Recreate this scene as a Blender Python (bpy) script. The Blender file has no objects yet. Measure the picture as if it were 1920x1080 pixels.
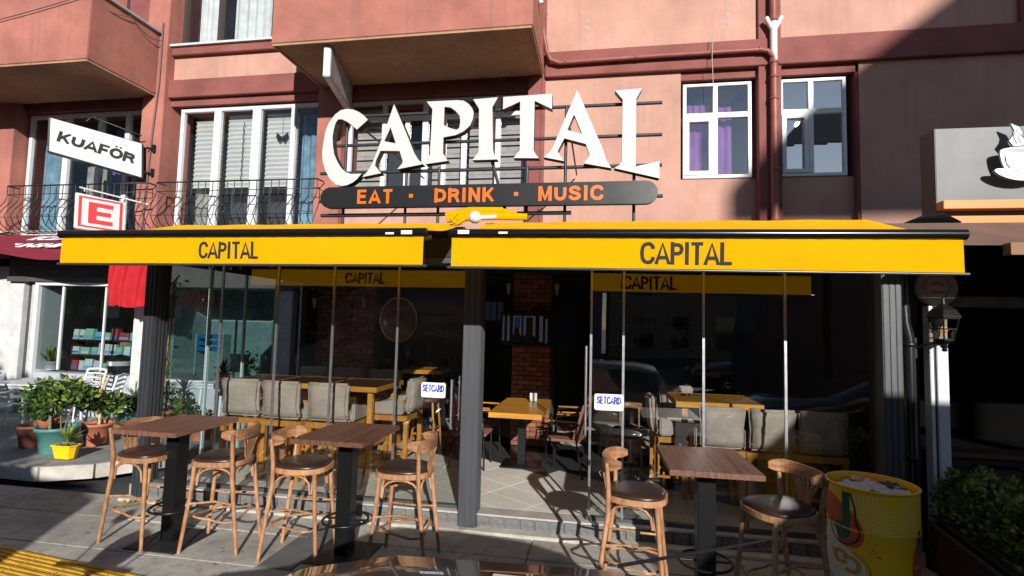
import bpy, bmesh, math, random
from mathutils import Vector, Matrix
R = math.radians
random.seed(7)
S = bpy.context.scene
COL = S.collection

# ------------------------------------------------------------------ camera, sky, sun
cd = bpy.data.cameras.new('camera'); cam = bpy.data.objects.new('camera', cd); COL.objects.link(cam)
cd.sensor_width = 36; cd.lens = 980 / 1920 * 36; cd.clip_start = 0.05; cd.clip_end = 2000
yaw, pit, rol = R(9.7), R(3.9), R(1.4)
fw = Vector((-math.sin(yaw) * math.cos(pit), math.cos(yaw) * math.cos(pit), math.sin(pit)))
rt = Vector((math.cos(yaw), math.sin(yaw), 0)); up = rt.cross(fw)
r2 = rt * math.cos(rol) + up * math.sin(rol); u2 = -rt * math.sin(rol) + up * math.cos(rol)
m3 = Matrix((r2, u2, -fw)).transposed(); cam.matrix_world = Matrix.Translation((0, 0, 2.0)) @ m3.to_4x4()
S.camera = cam
SUN = Vector((.38, -1.0, .38)).normalized()
W = bpy.data.worlds.new('World'); S.world = W; W.use_nodes = True
nt = W.node_tree; bgn = nt.nodes['Background']
sky = nt.nodes.new('ShaderNodeTexSky'); sky.sky_type = 'NISHITA'; sky.sun_disc = False
sky.sun_elevation = math.asin(SUN.z); sky.sun_rotation = math.atan2(SUN.x, SUN.y); sky.dust_density = 0.15; sky.ozone_density = 3.0
tc = nt.nodes.new('ShaderNodeTexCoord'); mp = nt.nodes.new('ShaderNodeMapping'); mp.inputs['Scale'].default_value = (1, 1, 2.6)
nz = nt.nodes.new('ShaderNodeTexNoise'); nz.inputs['Scale'].default_value = 2.3; nz.inputs['Detail'].default_value = 9; nz.inputs['Roughness'].default_value = .58
rp = nt.nodes.new('ShaderNodeValToRGB'); rp.color_ramp.elements[0].position = .53; rp.color_ramp.elements[1].position = .74
mx = nt.nodes.new('ShaderNodeMix'); mx.data_type = 'RGBA'; mx.inputs['B'].default_value = (9, 9.3, 10, 1)
nt.links.new(tc.outputs['Generated'], mp.inputs['Vector']); nt.links.new(mp.outputs[0], nz.inputs['Vector'])
nt.links.new(nz.outputs['Fac'], rp.inputs[0]); nt.links.new(rp.outputs[0], mx.inputs['Factor'])
nt.links.new(sky.outputs[0], mx.inputs['A']); nt.links.new(mx.outputs['Result'], bgn.inputs['Color'])
bgn.inputs['Strength'].default_value = 0.052
ld = bpy.data.lights.new('sun', 'SUN'); ld.energy = 5.0; ld.angle = R(.53); ld.color = (1, .955, .885)
lo = bpy.data.objects.new('sun', ld); COL.objects.link(lo); lo.rotation_euler = SUN.to_track_quat('Z', 'Y').to_euler(); lo.location = (5, -10, 12)
S.view_settings.view_transform = 'Standard'; S.view_settings.look = 'None'; S.view_settings.gamma = 1
S.view_settings.use_curve_mapping = False; S.view_settings.exposure = 0.32
S.render.engine = 'CYCLES'
S.cycles.max_bounces = 8; S.cycles.transparent_max_bounces = 24; S.cycles.glossy_bounces = 4

# ------------------------------------------------------------------ materials
MC = {}
def mat(name, col, rough=.7, metal=0., n=0., ns=6., bump=0., bs=40., col2=None, spec=.5, trans=0., stretch=None, emit=0., dist=.01, coat=0.):
    if name in MC: return MC[name]
    m = bpy.data.materials.new(name); m.use_nodes = True; t = m.node_tree; b = t.nodes['Principled BSDF']
    b.inputs['Roughness'].default_value = rough; b.inputs['Metallic'].default_value = metal
    b.inputs['Specular IOR Level'].default_value = spec; b.inputs['Coat Weight'].default_value = coat
    b.inputs['Base Color'].default_value = (*col, 1)
    c = t.nodes.new('ShaderNodeTexCoord'); mpn = t.nodes.new('ShaderNodeMapping')
    t.links.new(c.outputs['Object'], mpn.inputs['Vector'])
    if stretch: mpn.inputs['Scale'].default_value = stretch
    src = None
    if n > 0 or col2:
        z = t.nodes.new('ShaderNodeTexNoise'); z.inputs['Scale'].default_value = ns; z.inputs['Detail'].default_value = 8; z.inputs['Roughness'].default_value = .62
        t.links.new(mpn.outputs[0], z.inputs['Vector'])
        mr = t.nodes.new('ShaderNodeMapRange'); mr.inputs['From Min'].default_value = .3; mr.inputs['From Max'].default_value = .7
        t.links.new(z.outputs['Fac'], mr.inputs['Value'])
        q = t.nodes.new('ShaderNodeMix'); q.data_type = 'RGBA'
        c2 = col2 or tuple(max(0, x * (1 - n)) for x in col); c1 = col if col2 else tuple(min(1, x * (1 + n * .6)) for x in col)
        q.inputs['A'].default_value = (*c2, 1); q.inputs['B'].default_value = (*c1, 1)
        t.links.new(mr.outputs[0], q.inputs['Factor']); src = q.outputs['Result']; t.links.new(src, b.inputs['Base Color'])
        rr = t.nodes.new('ShaderNodeMapRange'); rr.inputs['To Min'].default_value = min(1, rough + .12); rr.inputs['To Max'].default_value = max(.02, rough - .1)
        t.links.new(z.outputs['Fac'], rr.inputs['Value']); t.links.new(rr.outputs[0], b.inputs['Roughness'])
    if bump > 0:
        z2 = t.nodes.new('ShaderNodeTexNoise'); z2.inputs['Scale'].default_value = bs; z2.inputs['Detail'].default_value = 5
        t.links.new(mpn.outputs[0], z2.inputs['Vector']); bp = t.nodes.new('ShaderNodeBump'); bp.inputs['Strength'].default_value = bump; bp.inputs['Distance'].default_value = dist
        t.links.new(z2.outputs['Fac'], bp.inputs['Height']); t.links.new(bp.outputs[0], b.inputs['Normal'])
    if trans > 0:
        tr = t.nodes.new('ShaderNodeBsdfTranslucent'); tr.inputs['Color'].default_value = (*col, 1)
        if src: t.links.new(src, tr.inputs['Color'])
        ms = t.nodes.new('ShaderNodeMixShader'); ms.inputs[0].default_value = trans
        t.links.new(b.outputs[0], ms.inputs[1]); t.links.new(tr.outputs[0], ms.inputs[2]); t.links.new(ms.outputs[0], t.nodes['Material Output'].inputs[0])
    if emit > 0:
        b.inputs['Emission Color'].default_value = (*col, 1); b.inputs['Emission Strength'].default_value = emit
    MC[name] = m; return m

def glass(name, tint=(.95, .97, .96), f0=.06, rough=0., dim=1.):
    if name in MC: return MC[name]
    m = bpy.data.materials.new(name); m.use_nodes = True; t = m.node_tree; t.nodes.remove(t.nodes['Principled BSDF'])
    lw = t.nodes.new('ShaderNodeLayerWeight'); lw.inputs['Blend'].default_value = .5
    pw = t.nodes.new('ShaderNodeMath'); pw.operation = 'POWER'; pw.inputs[1].default_value = 5
    t.links.new(lw.outputs['Facing'], pw.inputs[0])
    ma = t.nodes.new('ShaderNodeMath'); ma.operation = 'MULTIPLY_ADD'; ma.inputs[1].default_value = (1 - f0); ma.inputs[2].default_value = f0
    t.links.new(pw.outputs[0], ma.inputs[0])
    tr = t.nodes.new('ShaderNodeBsdfTransparent'); tr.inputs[0].default_value = (*tint, 1)
    gl = t.nodes.new('ShaderNodeBsdfGlossy'); gl.inputs['Roughness'].default_value = rough; gl.inputs[0].default_value = (dim, dim, dim, 1)
    z2 = t.nodes.new('ShaderNodeTexNoise'); z2.inputs['Scale'].default_value = 1.1; z2.inputs['Detail'].default_value = 1
    c = t.nodes.new('ShaderNodeTexCoord'); t.links.new(c.outputs['Object'], z2.inputs['Vector'])
    bp = t.nodes.new('ShaderNodeBump'); bp.inputs['Strength'].default_value = .12; bp.inputs['Distance'].default_value = .012
    t.links.new(z2.outputs['Fac'], bp.inputs['Height']); t.links.new(bp.outputs[0], gl.inputs['Normal'])
    ms = t.nodes.new('ShaderNodeMixShader'); t.links.new(ma.outputs[0], ms.inputs[0]); t.links.new(tr.outputs[0], ms.inputs[1]); t.links.new(gl.outputs[0], ms.inputs[2])
    t.links.new(ms.outputs[0], t.nodes['Material Output'].inputs[0]); MC[name] = m; return m

def stained(name, col, rough, n, streak):
    """painted render: broad blotches, vertical run marks, fine trowel grain, flecks"""
    if name in MC: return MC[name]
    m = mat(name, col, rough, 0, n, 1.3, .55, 55, dist=.006); t = m.node_tree; b = t.nodes['Principled BSDF']
    src = b.inputs['Base Color'].links[0].from_socket
    c = t.nodes.new('ShaderNodeTexCoord'); mpn = t.nodes.new('ShaderNodeMapping'); mpn.inputs['Scale'].default_value = (9, 9, .55)
    t.links.new(c.outputs['Object'], mpn.inputs['Vector'])
    z = t.nodes.new('ShaderNodeTexNoise'); z.inputs['Scale'].default_value = 1.2; z.inputs['Detail'].default_value = 6; t.links.new(mpn.outputs[0], z.inputs['Vector'])
    r_ = t.nodes.new('ShaderNodeMapRange'); r_.inputs['From Min'].default_value = .52; r_.inputs['From Max'].default_value = .74; r_.inputs['To Max'].default_value = streak
    t.links.new(z.outputs['Fac'], r_.inputs['Value'])
    q = t.nodes.new('ShaderNodeMix'); q.data_type = 'RGBA'; q.inputs['B'].default_value = (.16, .12, .11, 1)
    t.links.new(src, q.inputs['A']); t.links.new(r_.outputs[0], q.inputs['Factor'])
    f = t.nodes.new('ShaderNodeTexNoise'); f.inputs['Scale'].default_value = 28; f.inputs['Detail'].default_value = 4; t.links.new(c.outputs['Object'], f.inputs['Vector'])
    fr = t.nodes.new('ShaderNodeMapRange'); fr.inputs['From Min'].default_value = .66; fr.inputs['From Max'].default_value = .74; fr.inputs['To Max'].default_value = .28
    t.links.new(f.outputs['Fac'], fr.inputs['Value'])
    q2 = t.nodes.new('ShaderNodeMix'); q2.data_type = 'RGBA'; q2.inputs['B'].default_value = (.3, .2, .18, 1)
    t.links.new(q.outputs['Result'], q2.inputs['A']); t.links.new(fr.outputs[0], q2.inputs['Factor']); t.links.new(q2.outputs['Result'], b.inputs['Base Color'])
    return m

def wood(name, dark, light, scale=(1, 9, 9), rough=.4, ns=2.2):
    if name in MC: return MC[name]
    m = mat(name, light, rough, 0, .3, ns, .25, 30, col2=dark, stretch=scale, dist=.003); t = m.node_tree; b = t.nodes['Principled BSDF']
    src = b.inputs['Base Color'].links[0].from_socket; oi = t.nodes.new('ShaderNodeObjectInfo'); hs = t.nodes.new('ShaderNodeHueSaturation'); mr = t.nodes.new('ShaderNodeMapRange'); mr.inputs['To Min'].default_value = .72; mr.inputs['To Max'].default_value = 1.1
    t.links.new(oi.outputs['Random'], mr.inputs['Value']); t.links.new(mr.outputs[0], hs.inputs['Value']); t.links.new(src, hs.inputs['Color']); t.links.new(hs.outputs[0], b.inputs['Base Color']); return m

PINK = stained('pink_render', (.50, .278, .218), .9, .18, .20)
RED = stained('red_render', (.25, .080, .070), .88, .32, .36)
BALC = stained('terracotta_render', (.39, .145, .112), .88, .32, .40)
SOFF = stained('soffit_concrete', (.40, .245, .145), .95, .28, .5)
WHITE = mat('white_upvc', (.66, .67, .69), .35, n=.06, ns=3)
WPAINT = mat('white_paint', (.60, .60, .60), .6, n=.22, ns=5, bump=.1)
YEL = mat('yellow_canvas', (.80, .415, .0015), .9, spec=.08, n=.10, ns=1.6, bump=.25, bs=260, trans=.22, dist=.002)
YEL2 = mat('yellow_canvas_worn', (.95, .50, .008), .9, spec=.08, n=.16, ns=3, bump=.25, bs=200, trans=.15, dist=.002)
BLK = mat('black_metal', (.012, .013, .015), .35, .3, n=.3, ns=8)
GREY = mat('anthracite_paint', (.04, .044, .052), .5, .2, n=.3, ns=5, bump=.2, bs=20, stretch=(8, 8, 1))
GREYS = mat('weathered_grey_paint', (.075, .08, .09), .5, .3, n=.22, ns=3, bump=.15, bs=30, stretch=(12, 12, .6))
ALU = mat('brushed_aluminium', (.55, .56, .58), .3, .9, n=.1, ns=20)
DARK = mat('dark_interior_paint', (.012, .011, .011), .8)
TEXT = mat('charcoal_print', (.014, .015, .012), .8)
STOOLW = wood('bentwood', (.26, .115, .05), (.56, .31, .165), (3, 3, 1.2), .38, 8)
STOOLD = wood('bentwood_worn', (.17, .07, .03), (.42, .22, .11), (2, 2, 8), .4, 5)
LEATH = mat('brown_leatherette', (.035, .018, .013), .33, n=.25, ns=9, bump=.15, bs=120, dist=.002)
TOPW = wood('walnut_tabletop', (.07, .028, .017), (.25, .115, .072), (16, .8, 6), .42, 2.8)
TOPE = wood('walnut_edge', (.13, .045, .026), (.26, .10, .06), (2, 2, 8), .42, 4)
OAK = wood('honey_pine', (.34, .13, .02), (.56, .26, .055), (3, 3, 1.5), .42, 5)
OAKT = wood('dark_oak_top', (.05, .022, .012), (.15, .07, .035), (1, 10, 8), .28, 2)
OAKO = wood('orange_pine_top', (.40, .17, .02), (.60, .30, .05), (1, 10, 8), .3, 2)
SUEDE = mat('grey_suede', (.40, .335, .29), .92, 0, .3, 3.2, .8, 6, dist=.03, col2=(.25, .205, .175))
CABLE = mat('cable', (.12, .09, .08), .6)
GLS = glass('terrace_glass', (.88, .92, .91), .17)
WGL = glass('window_glass', (.92, .94, .95), .08)
WGP = glass('half_reflective_glass', (.7, .74, .8), .32)
WGR = glass('reflective_window_glass', (.4, .46, .55), .62)
SGL = glass('shop_glass', (.75, .80, .80), .05)
LEAF = mat('leaf_green', (.085, .17, .03), .5, n=.5, ns=5, trans=.3)
LEAFD = mat('leaf_dark_green', (.028, .07, .018), .45, n=.5, ns=6, trans=.25)
LEAFY = mat('leaf_yellow_green', (.28, .36, .06), .5, n=.35, ns=5, trans=.35)
LEAFG = mat('leaf_grey_green', (.20, .24, .16), .6, n=.3, ns=5, trans=.2)
STEM = mat('plant_stem', (.20, .13, .07), .8, n=.3)
SOIL = mat('soil', (.045, .03, .02), .95, n=.4, ns=30, bump=.8, bs=60)
ORNG = mat('orange_acrylic', (.80, .135, .004), .4, n=.03)

# ------------------------------------------------------------------ mesh helpers
class MB:
    def __init__(s): s.v = []; s.f = []; s.mi = []; s.sm = []
    def add(s, vs, fs, mi=0, sm=False):
        o = len(s.v); s.v += [tuple(v) for v in vs]
        for f in fs: s.f.append([i + o for i in f]); s.mi.append(mi); s.sm.append(sm)
        return s
    def box(s, x0, x1, y0, y1, z0, z1, mi=0, M=None):
        vs = [(x, y, z) for z in (z0, z1) for y in (y0, y1) for x in (x0, x1)]
        if M: vs = [M @ Vector(v) for v in vs]
        return s.add(vs, [(0, 2, 3, 1), (4, 5, 7, 6), (0, 1, 5, 4), (2, 6, 7, 3), (0, 4, 6, 2), (1, 3, 7, 5)], mi)
    def tube(s, pts, r, n=8, mi=0, closed=False, flat=1.):
        P = [Vector(p) for p in pts]; k = len(P); rs = r if isinstance(r, (list, tuple)) else [r] * k
        prev = None; rings = []
        for i, p in enumerate(P):
            a = P[(i - 1) % k] if (i > 0 or closed) else p; b = P[(i + 1) % k] if (i < k - 1 or closed) else p
            d = (b - a).normalized()
            if prev is None: q = Vector((0, 0, 1)) if abs(d.z) < .9 else Vector((1, 0, 0))
            else: q = prev
            x = (q - d * q.dot(d)).normalized(); prev = x; y = d.cross(x)
            rings.append([p + x * rs[i] * math.cos(2 * math.pi * j / n) + y * rs[i] * flat * math.sin(2 * math.pi * j / n) for j in range(n)])
        vs = [v for R_ in rings for v in R_]; fs = []
        for i in range(k if closed else k - 1):
            for j in range(n):
                a = i * n + j; b = i * n + (j + 1) % n; c = ((i + 1) % k) * n + (j + 1) % n; d = ((i + 1) % k) * n + j
                fs.append((a, b, c, d))
        s.add(vs, fs, mi, True)
        if not closed: s.add(rings[0], [tuple(range(n))[::-1]], mi); s.add(rings[-1], [tuple(range(n))], mi)
        return s
    def lathe(s, prof, c=(0, 0, 0), n=24, mi=0, sm=True, sx=1, sy=1):
        vs = []; fs = []
        for r, z in prof:
            for j in range(n):
                a = 2 * math.pi * j / n; vs.append((c[0] + r * sx * math.cos(a), c[1] + r * sy * math.sin(a), c[2] + z))
        for i in range(len(prof) - 1):
            for j in range(n): fs.append((i * n + j, i * n + (j + 1) % n, (i + 1) * n + (j + 1) % n, (i + 1) * n + j))
        return s.add(vs, fs, mi, sm)
    def prism(s, poly, y0, y1, mi=0, axis='y', holes=None):
        """poly in the x-z plane (axis y) extruded in depth; x-y plane for axis z"""
        import mathutils.geometry as g
        loops = [poly] + (holes or []); tri = g.tessellate_polygon([[Vector((p[0], p[1], 0)) for p in l] for l in loops])
        flat = [p for l in loops for p in l]; n = len(flat)
        T = (lambda p, d: (p[0], d, p[1])) if axis == 'y' else ((lambda p, d: (p[0], p[1], d)) if axis == 'z' else (lambda p, d: (d, p[0], p[1])))
        vs = [T(p, y0) for p in flat] + [T(p, y1) for p in flat]; fs = [t for t in tri] + [tuple(i + n for i in t)[::-1] for t in tri]
        o = 0
        for l in loops:
            k = len(l)
            for i in range(k): a = o + i; b = o + (i + 1) % k; fs.append((a, b, b + n, a + n))
            o += k
        return s.add(vs, fs, mi)
    def build(s, name, mats, parent=None, loc=None, bevel=0, fixn=True):
        me = bpy.data.meshes.new(name); me.from_pydata(s.v, [], s.f)
        for m in (mats if isinstance(mats, (list, tuple)) else [mats]): me.materials.append(m)
        me.polygons.foreach_set('material_index', s.mi); me.polygons.foreach_set('use_smooth', s.sm)
        me.update()
        if fixn or bevel:
            b = bmesh.new(); b.from_mesh(me); bmesh.ops.recalc_face_normals(b, faces=b.faces)
            if bevel:
                es = [e for e in b.edges if len(e.link_faces) == 2 and e.calc_face_angle(0) > .6]
                bmesh.ops.bevel(b, geom=es, offset=bevel, segments=2, affect='EDGES', clamp_overlap=True)
            b.to_mesh(me); b.free()
        return link(name, me, parent, loc)
def link(name, me, parent=None, loc=None):
    o = bpy.data.objects.new(name, me); COL.objects.link(o)
    if parent: o.parent = parent
    if loc is not None: o.location = loc
    return o
def tag(o, label=None, cat=None, group=None, kind=None):
    if label: o['label'] = label
    if cat: o['category'] = cat
    if group: o['group'] = group
    if kind: o['kind'] = kind
    return o
def thing(name, label, cat, loc=(0, 0, 0), rz=0, group=None):
    o = link(name, None); o.location = loc; o.rotation_euler = (0, 0, rz); o.empty_display_size = .1
    return tag(o, label, cat, group)
def tree_copy(o, parent=None):
    c = o.copy(); COL.objects.link(c)
    if parent: c.parent = parent
    for ch in list(o.children): tree_copy(ch, c)
    return c
def dup(o, loc, rz, label=None, group=None, kids=None):
    c = o.copy(); COL.objects.link(c); c.location = loc; c.rotation_euler = (0, 0, rz)
    for ch in (kids if kids is not None else list(o.children)): tree_copy(ch, c)
    if label: c['label'] = label
    if group: c['group'] = group
    return c
def txt(s, name, m, size, parent, loc, rot=(R(90), 0, 0), sx=1, bold=0., ext=.0015, shear=0., align='CENTER', sp=1., flip=False):
    cu = bpy.data.curves.new(name, 'FONT'); cu.body = s; cu.size = size; cu.extrude = ext; cu.offset = bold; cu.align_x = align; cu.align_y = 'CENTER'; cu.shear = shear; cu.space_character = sp
    tmp = bpy.data.objects.new('t', cu); COL.objects.link(tmp); dg = bpy.context.evaluated_depsgraph_get(); dg.update()
    me = bpy.data.meshes.new_from_object(tmp.evaluated_get(dg)); COL.objects.unlink(tmp); bpy.data.objects.remove(tmp)
    me.materials.clear(); me.materials.append(m)
    for v in me.vertices: v.co.x *= sx * (-1 if flip else 1)
    o = link(name, me, parent, loc); o.rotation_euler = rot; return o
GL = {'A': (.92, [[(0, 0), (.46, 1), (.92, 0)], [(.17, .30), (.75, .30)]]), 'C': (.90, [[(.86, .30), (.80, .14), (.66, .03), (.46, 0), (.25, .05), (.09, .2), (.04, .5), (.09, .8), (.25, .95), (.46, 1), (.66, .97), (.80, .86), (.86, .72)]]),
'P': (.80, [[(.08, 0), (.08, 1)], [(.08, .94), (.5, .94), (.66, .88), (.73, .72), (.66, .55), (.5, .48), (.08, .48)]]), 'I': (.28, [[(.14, 0), (.14, 1)]]), 'T': (.82, [[(.41, 0), (.41, .88)], [(0, .93), (.82, .93)]]), 'L': (.74, [[(.08, 0), (.08, 1)], [(.16, .07), (.74, .07)]]),
'E': (.80, [[(.08, 0), (.08, 1)], [(.16, .93), (.78, .93)], [(.16, .52), (.72, .52)], [(.16, .07), (.80, .07)]]), 'D': (.90, [[(.08, 0), (.08, 1)], [(.16, .93), (.5, .93), (.72, .83), (.82, .66), (.84, .5), (.82, .34), (.72, .17), (.5, .07), (.16, .07)]]),
'R': (.86, [[(.08, 0), (.08, 1)], [(.16, .93), (.55, .93), (.70, .86), (.75, .71), (.70, .56), (.55, .49), (.16, .49)], [(.50, .46), (.62, .40), (.84, 0)]]), 'N': (.88, [[(.08, 0), (.08, 1)], [(.80, 0), (.80, 1)], [(.10, .98), (.78, .02)]]), 'K': (.88, [[(.08, 0), (.08, 1)], [(.80, 1), (.14, .36)], [(.34, .56), (.84, 0)]]),
'M': (1.0, [[(.08, 0), (.08, 1)], [(.92, 0), (.92, 1)], [(.10, 1), (.5, .06), (.90, 1)]]), 'U': (.88, [[(.08, 1), (.08, .36), (.14, .15), (.28, .04), (.44, .01), (.60, .04), (.74, .15), (.80, .36), (.80, 1)]]), 'S': (.84, [[(.03, .29), (.10, .12), (.26, .03), (.45, .02), (.65, .07), (.76, .18), (.76, .33), (.64, .44), (.42, .51), (.20, .58), (.09, .69), (.10, .84), (.22, .95), (.42, .98), (.60, .95), (.72, .86), (.77, .72)]]),
'F': (.74, [[(.08, 0), (.08, 1)], [(.16, .93), (.74, .93)], [(.16, .50), (.66, .50)]]), 'O': (.96, [[(.48 + .42 * math.sin(k * .3142), .5 + .5 * math.cos(k * .3142)) for k in range(21)]]), ' ': (.4, [])}
def stroke_mesh(word, h, wide, th, gap=.14):
    '''sans capitals from mitred strokes, centred on the origin in the x-z plane, front at y = 0'''
    b = MB(); x = 0; tot = sum(GL['O' if c == 'Ö' else c][0] for c in word) * h * wide + gap * h * (len(word) - 1); x = -tot / 2
    lay = 0
    for c in word:
        w_, st = GL['O' if c == 'Ö' else c]
        for P in st:
            Q = [(x + p[0] * h * wide, (p[1] - .5) * (h - (th * h if len(P) > 4 else 0))) for p in P]; n = len(Q); L = []; Rr = []; closed = P[0] == P[-1] or (c in 'OÖ')
            for i in range(n):
                if closed: a = Q[i - 1] if i else Q[-2]; e = Q[i + 1] if i < n - 1 else Q[1]
                else: a = Q[max(0, i - 1)]; e = Q[min(n - 1, i + 1)]
                p = Q[i]; d1 = Vector((p[0] - a[0], p[1] - a[1])); d2 = Vector((e[0] - p[0], e[1] - p[1]))
                d1 = d1.normalized() if d1.length > 1e-9 else d2.normalized(); d2 = d2.normalized() if d2.length > 1e-9 else d1; m_ = (d1 + d2).normalized(); k = min(2.2, 1 / max(.3, m_.dot(d1))); nn = Vector((-m_.y, m_.x)) * th * h / 2 * k
                if len(P) == 3 and i == 1: k2 = .35; nn = nn * .9
                L.append((p[0] + nn.x, p[1] + nn.y)); Rr.append((p[0] - nn.x, p[1] - nn.y))
            lay += 1; y = -.0001 * (lay % 5)
            hh = h / 2
            cl = lambda q: (q[0], max(-hh, min(hh, q[1])))
            for i in range(n - 1):
                q = [cl(L[i]), cl(L[i + 1]), cl(Rr[i + 1]), cl(Rr[i])]; b.add([(u, y, v) for u, v in q], [(0, 1, 2, 3)])
        if c == 'Ö':
            for dx in (.24, .60): b.add([(x + dx * h * wide, 0, h * .58), (x + (dx + .17) * h * wide, 0, h * .58), (x + (dx + .17) * h * wide, 0, h * .73), (x + dx * h * wide, 0, h * .73)], [(0, 1, 2, 3)])
        x += w_ * h * wide + gap * h
    return b
def sans(word, name, m, h, wide, th, parent, loc, ry=0, gap=.14, slant=0):
    b = stroke_mesh(word, h, wide, th, gap); o = b.build(name, m, parent, loc, fixn=False)
    for v in o.data.vertices: v.co.x += slant * v.co.z
    o.rotation_euler = (0, ry, 0); return o
def sans_face(word, name, m, h, wide, th, parent, A, B, up_, off=.004, gap=.14):
    A, B, up_ = Vector(A), Vector(B), Vector(up_); o = sans(word, name, m, h, wide, th, parent, (0, 0, 0), gap=gap)
    x = (B - A).normalized(); z = x.cross(up_).normalized(); y = z.cross(x)
    o.matrix_local = Matrix.Translation((A + B) / 2 + up_ / 2 + z * off) @ Matrix((x, -z, y)).transposed().to_4x4(); return o
def face_txt(s, name, m, size, parent, A, B, up_, sx=1, bold=0., off=.004, **k):
    """text centred on a board whose lower-left corner is A, lower-right B"""
    A, B, up_ = Vector(A), Vector(B), Vector(up_)
    x = (B - A).normalized(); z = x.cross(up_).normalized(); y = z.cross(x)
    o = txt(s, name, m, size, parent, (0, 0, 0), sx=sx, bold=bold, **k)
    o.matrix_local = Matrix.Translation((A + B) / 2 + up_ / 2 + z * off) @ Matrix((x, y, z)).transposed().to_4x4(); return o

# ================================================================== GROUND
def ground():
    g = MB()
    g.add([(-300, -300, -.1), (300, -300, -.1), (300, 300, -.1), (-300, 300, -.1)], [(0, 1, 2, 3)])
    tag(g.build('ground', mat('asphalt', (.055, .055, .057), .9, n=.3, ns=3, bump=.5, bs=90)), kind='structure')
    slab = stained('concrete_slab', (.40, .385, .35), .9, .45, .6)
    slabb = stained('concrete_slab_brown', (.37, .345, .31), .9, .48, .6)
    slabd = mat('dark_slab', (.12, .118, .115), .85, n=.3, ns=4, bump=.4, bs=60)
    p = MB(); p.box(-30, 30, 2.6, 5.13, -.5, -.012)
    pv = tag(p.build('pavement', mat('mortar', (.17, .155, .14), .95, n=.2)), kind='structure')
    # slabs: big cast bays on the left, small dark band, bays at right
    xs = [-12.4, -10.4, -8.4, -6.4, -4.55, -2.72, -2.40, -.6, 1.2, 3.0, 4.8, 6.6]
    ys = [3.95, 4.56, 5.13]
    for i in range(len(xs) - 1):
        for j in range(2):
            e = .006; me = MB(); dz = random.uniform(-.002, .002)
            me.box(xs[i] + e, xs[i + 1] - e, ys[j] + e, ys[j + 1] - e, -.05, dz)
            me.build('paving_slab', slabd if i == 5 else random.choice((slab, slabb)), pv, bevel=.004)
    kb = MB()
    for i in range(40): kb.box(-15 + i * .8 + .004, -15 + (i + 1) * .8 - .004, 2.6, 2.75, -.5, .006)
    o = kb.build('kerb', mat('kerb_stone', (.3, .29, .27), .85, n=.25), pv)
    o2 = MB(); o2.box(-12, 10, 2.76, 3.5, -.05, 0); o2.build('border_slab', slab, pv)
    # tactile paving, each ribbed tile a part
    tm = mat('tactile_yellow', (.56, .33, .03), .75, n=.3, ns=6, bump=.3)
    tt = MB(); tt.box(.004, .396, .004, .206, -.03, .004)
    for k in range(4): tt.box(.01, .39, .022 + k * .048, .042 + k * .048, .004, .012)
    base = None
    for i in range(18):
        for j in range(4):
            a_ = R(-6.8); u_ = -4.2 + i * .4; v_ = -.0 - .21 * (j + 1); x = -5.07 + u_ * math.cos(a_) - v_ * math.sin(a_); y = 3.83 + u_ * math.sin(a_) + v_ * math.cos(a_)
            if base is None: base = tt.build('tactile_tile', tm, pv, (x, y, 0)); base.rotation_euler.z = a_
            else: o = base.copy(); COL.objects.link(o); o.location = (x, y, random.uniform(-.002, .001))
    fl = MB(); fl.box(-12, 10, 3.505, 3.945, -.05, -.003); fl.build('border_slab', slab, pv)
    # raised terrace of the neighbour with kerb
    q = MB(); q.prism([(-14, 5.62), (-6.55, 5.36), (-6.1, 5.62), (-5.62, 6.3), (-5.05, 8.3), (-14, 8.3)], 0, .15, axis='z')
    sw = tag(q.build('neighbour_pavement', [mat('grey_screed', (.28, .28, .28), .85, n=.3, ns=2, bump=.4, bs=50)]), kind='structure')
    kk = MB()
    L = [(-14, 5.62), (-6.55, 5.36), (-6.1, 5.62), (-5.62, 6.3)]
    for (a, b) in zip(L, L[1:]):
        A = Vector((*a, 0)); B = Vector((*b, 0)); d = (B - A).normalized(); nrm = Vector((d.y, -d.x, 0)) * .07
        vs = [A, B, B + nrm, A + nrm]; vs = vs + [v + Vector((0, 0, .165)) for v in vs]; vs[6] = vs[6] - nrm * .2; vs[7] = vs[7] - nrm * .2
        kk.add(vs, [(0, 1, 2, 3), (4, 5, 6, 7), (0, 1, 5, 4), (2, 3, 7, 6), (1, 2, 6, 5), (0, 3, 7, 4)])
    kk.build('kerb', mat('pale_kerb', (.46, .43, .39), .9, n=.3, ns=4, bump=.5, bs=40), sw)
    return pv
PAV = ground()
wd = MB(); random.seed(3)
for k in range(60):
    a = random.uniform(0, 6.3); r = random.uniform(.01, .06); h = random.uniform(.02, .08)
    c = Vector((-4.83 + r * math.cos(a), 4.86 + r * math.sin(a), 0)); d = Vector((math.cos(a), math.sin(a), 0)) * .03
    wd.add([c, c + d + Vector((0, 0, h)), c + d * .4 + Vector((.012, 0, h * .7))], [(0, 1, 2)])
tag(wd.build('weed', LEAFY), 'small tuft of weeds growing from the joint behind the leftmost stool', 'weed')

random.seed(12); lb_ = MB()
for k in range(90):
    x, y = random.uniform(-6.3, 1.5), random.uniform(3.5, 5.1); a = random.uniform(0, 6.3); r_ = random.uniform(.008, .022)
    lb_.add([(x, y, .012), (x + r_ * math.cos(a), y + r_ * math.sin(a), .016), (x + r_ * 1.6 * math.cos(a + .5), y + r_ * 1.6 * math.sin(a + .5), .014), (x + r_ * math.cos(a + 1.1), y + r_ * math.sin(a + 1.1), .013)], [(0, 1, 2, 3)])
tag(lb_.build('leaf_litter', mat('dry_leaf', (.16, .09, .04), .9, n=.5), fixn=False), 'scattered dry leaf crumbs on the pavement around the stools', 'litter', kind='stuff')
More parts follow.
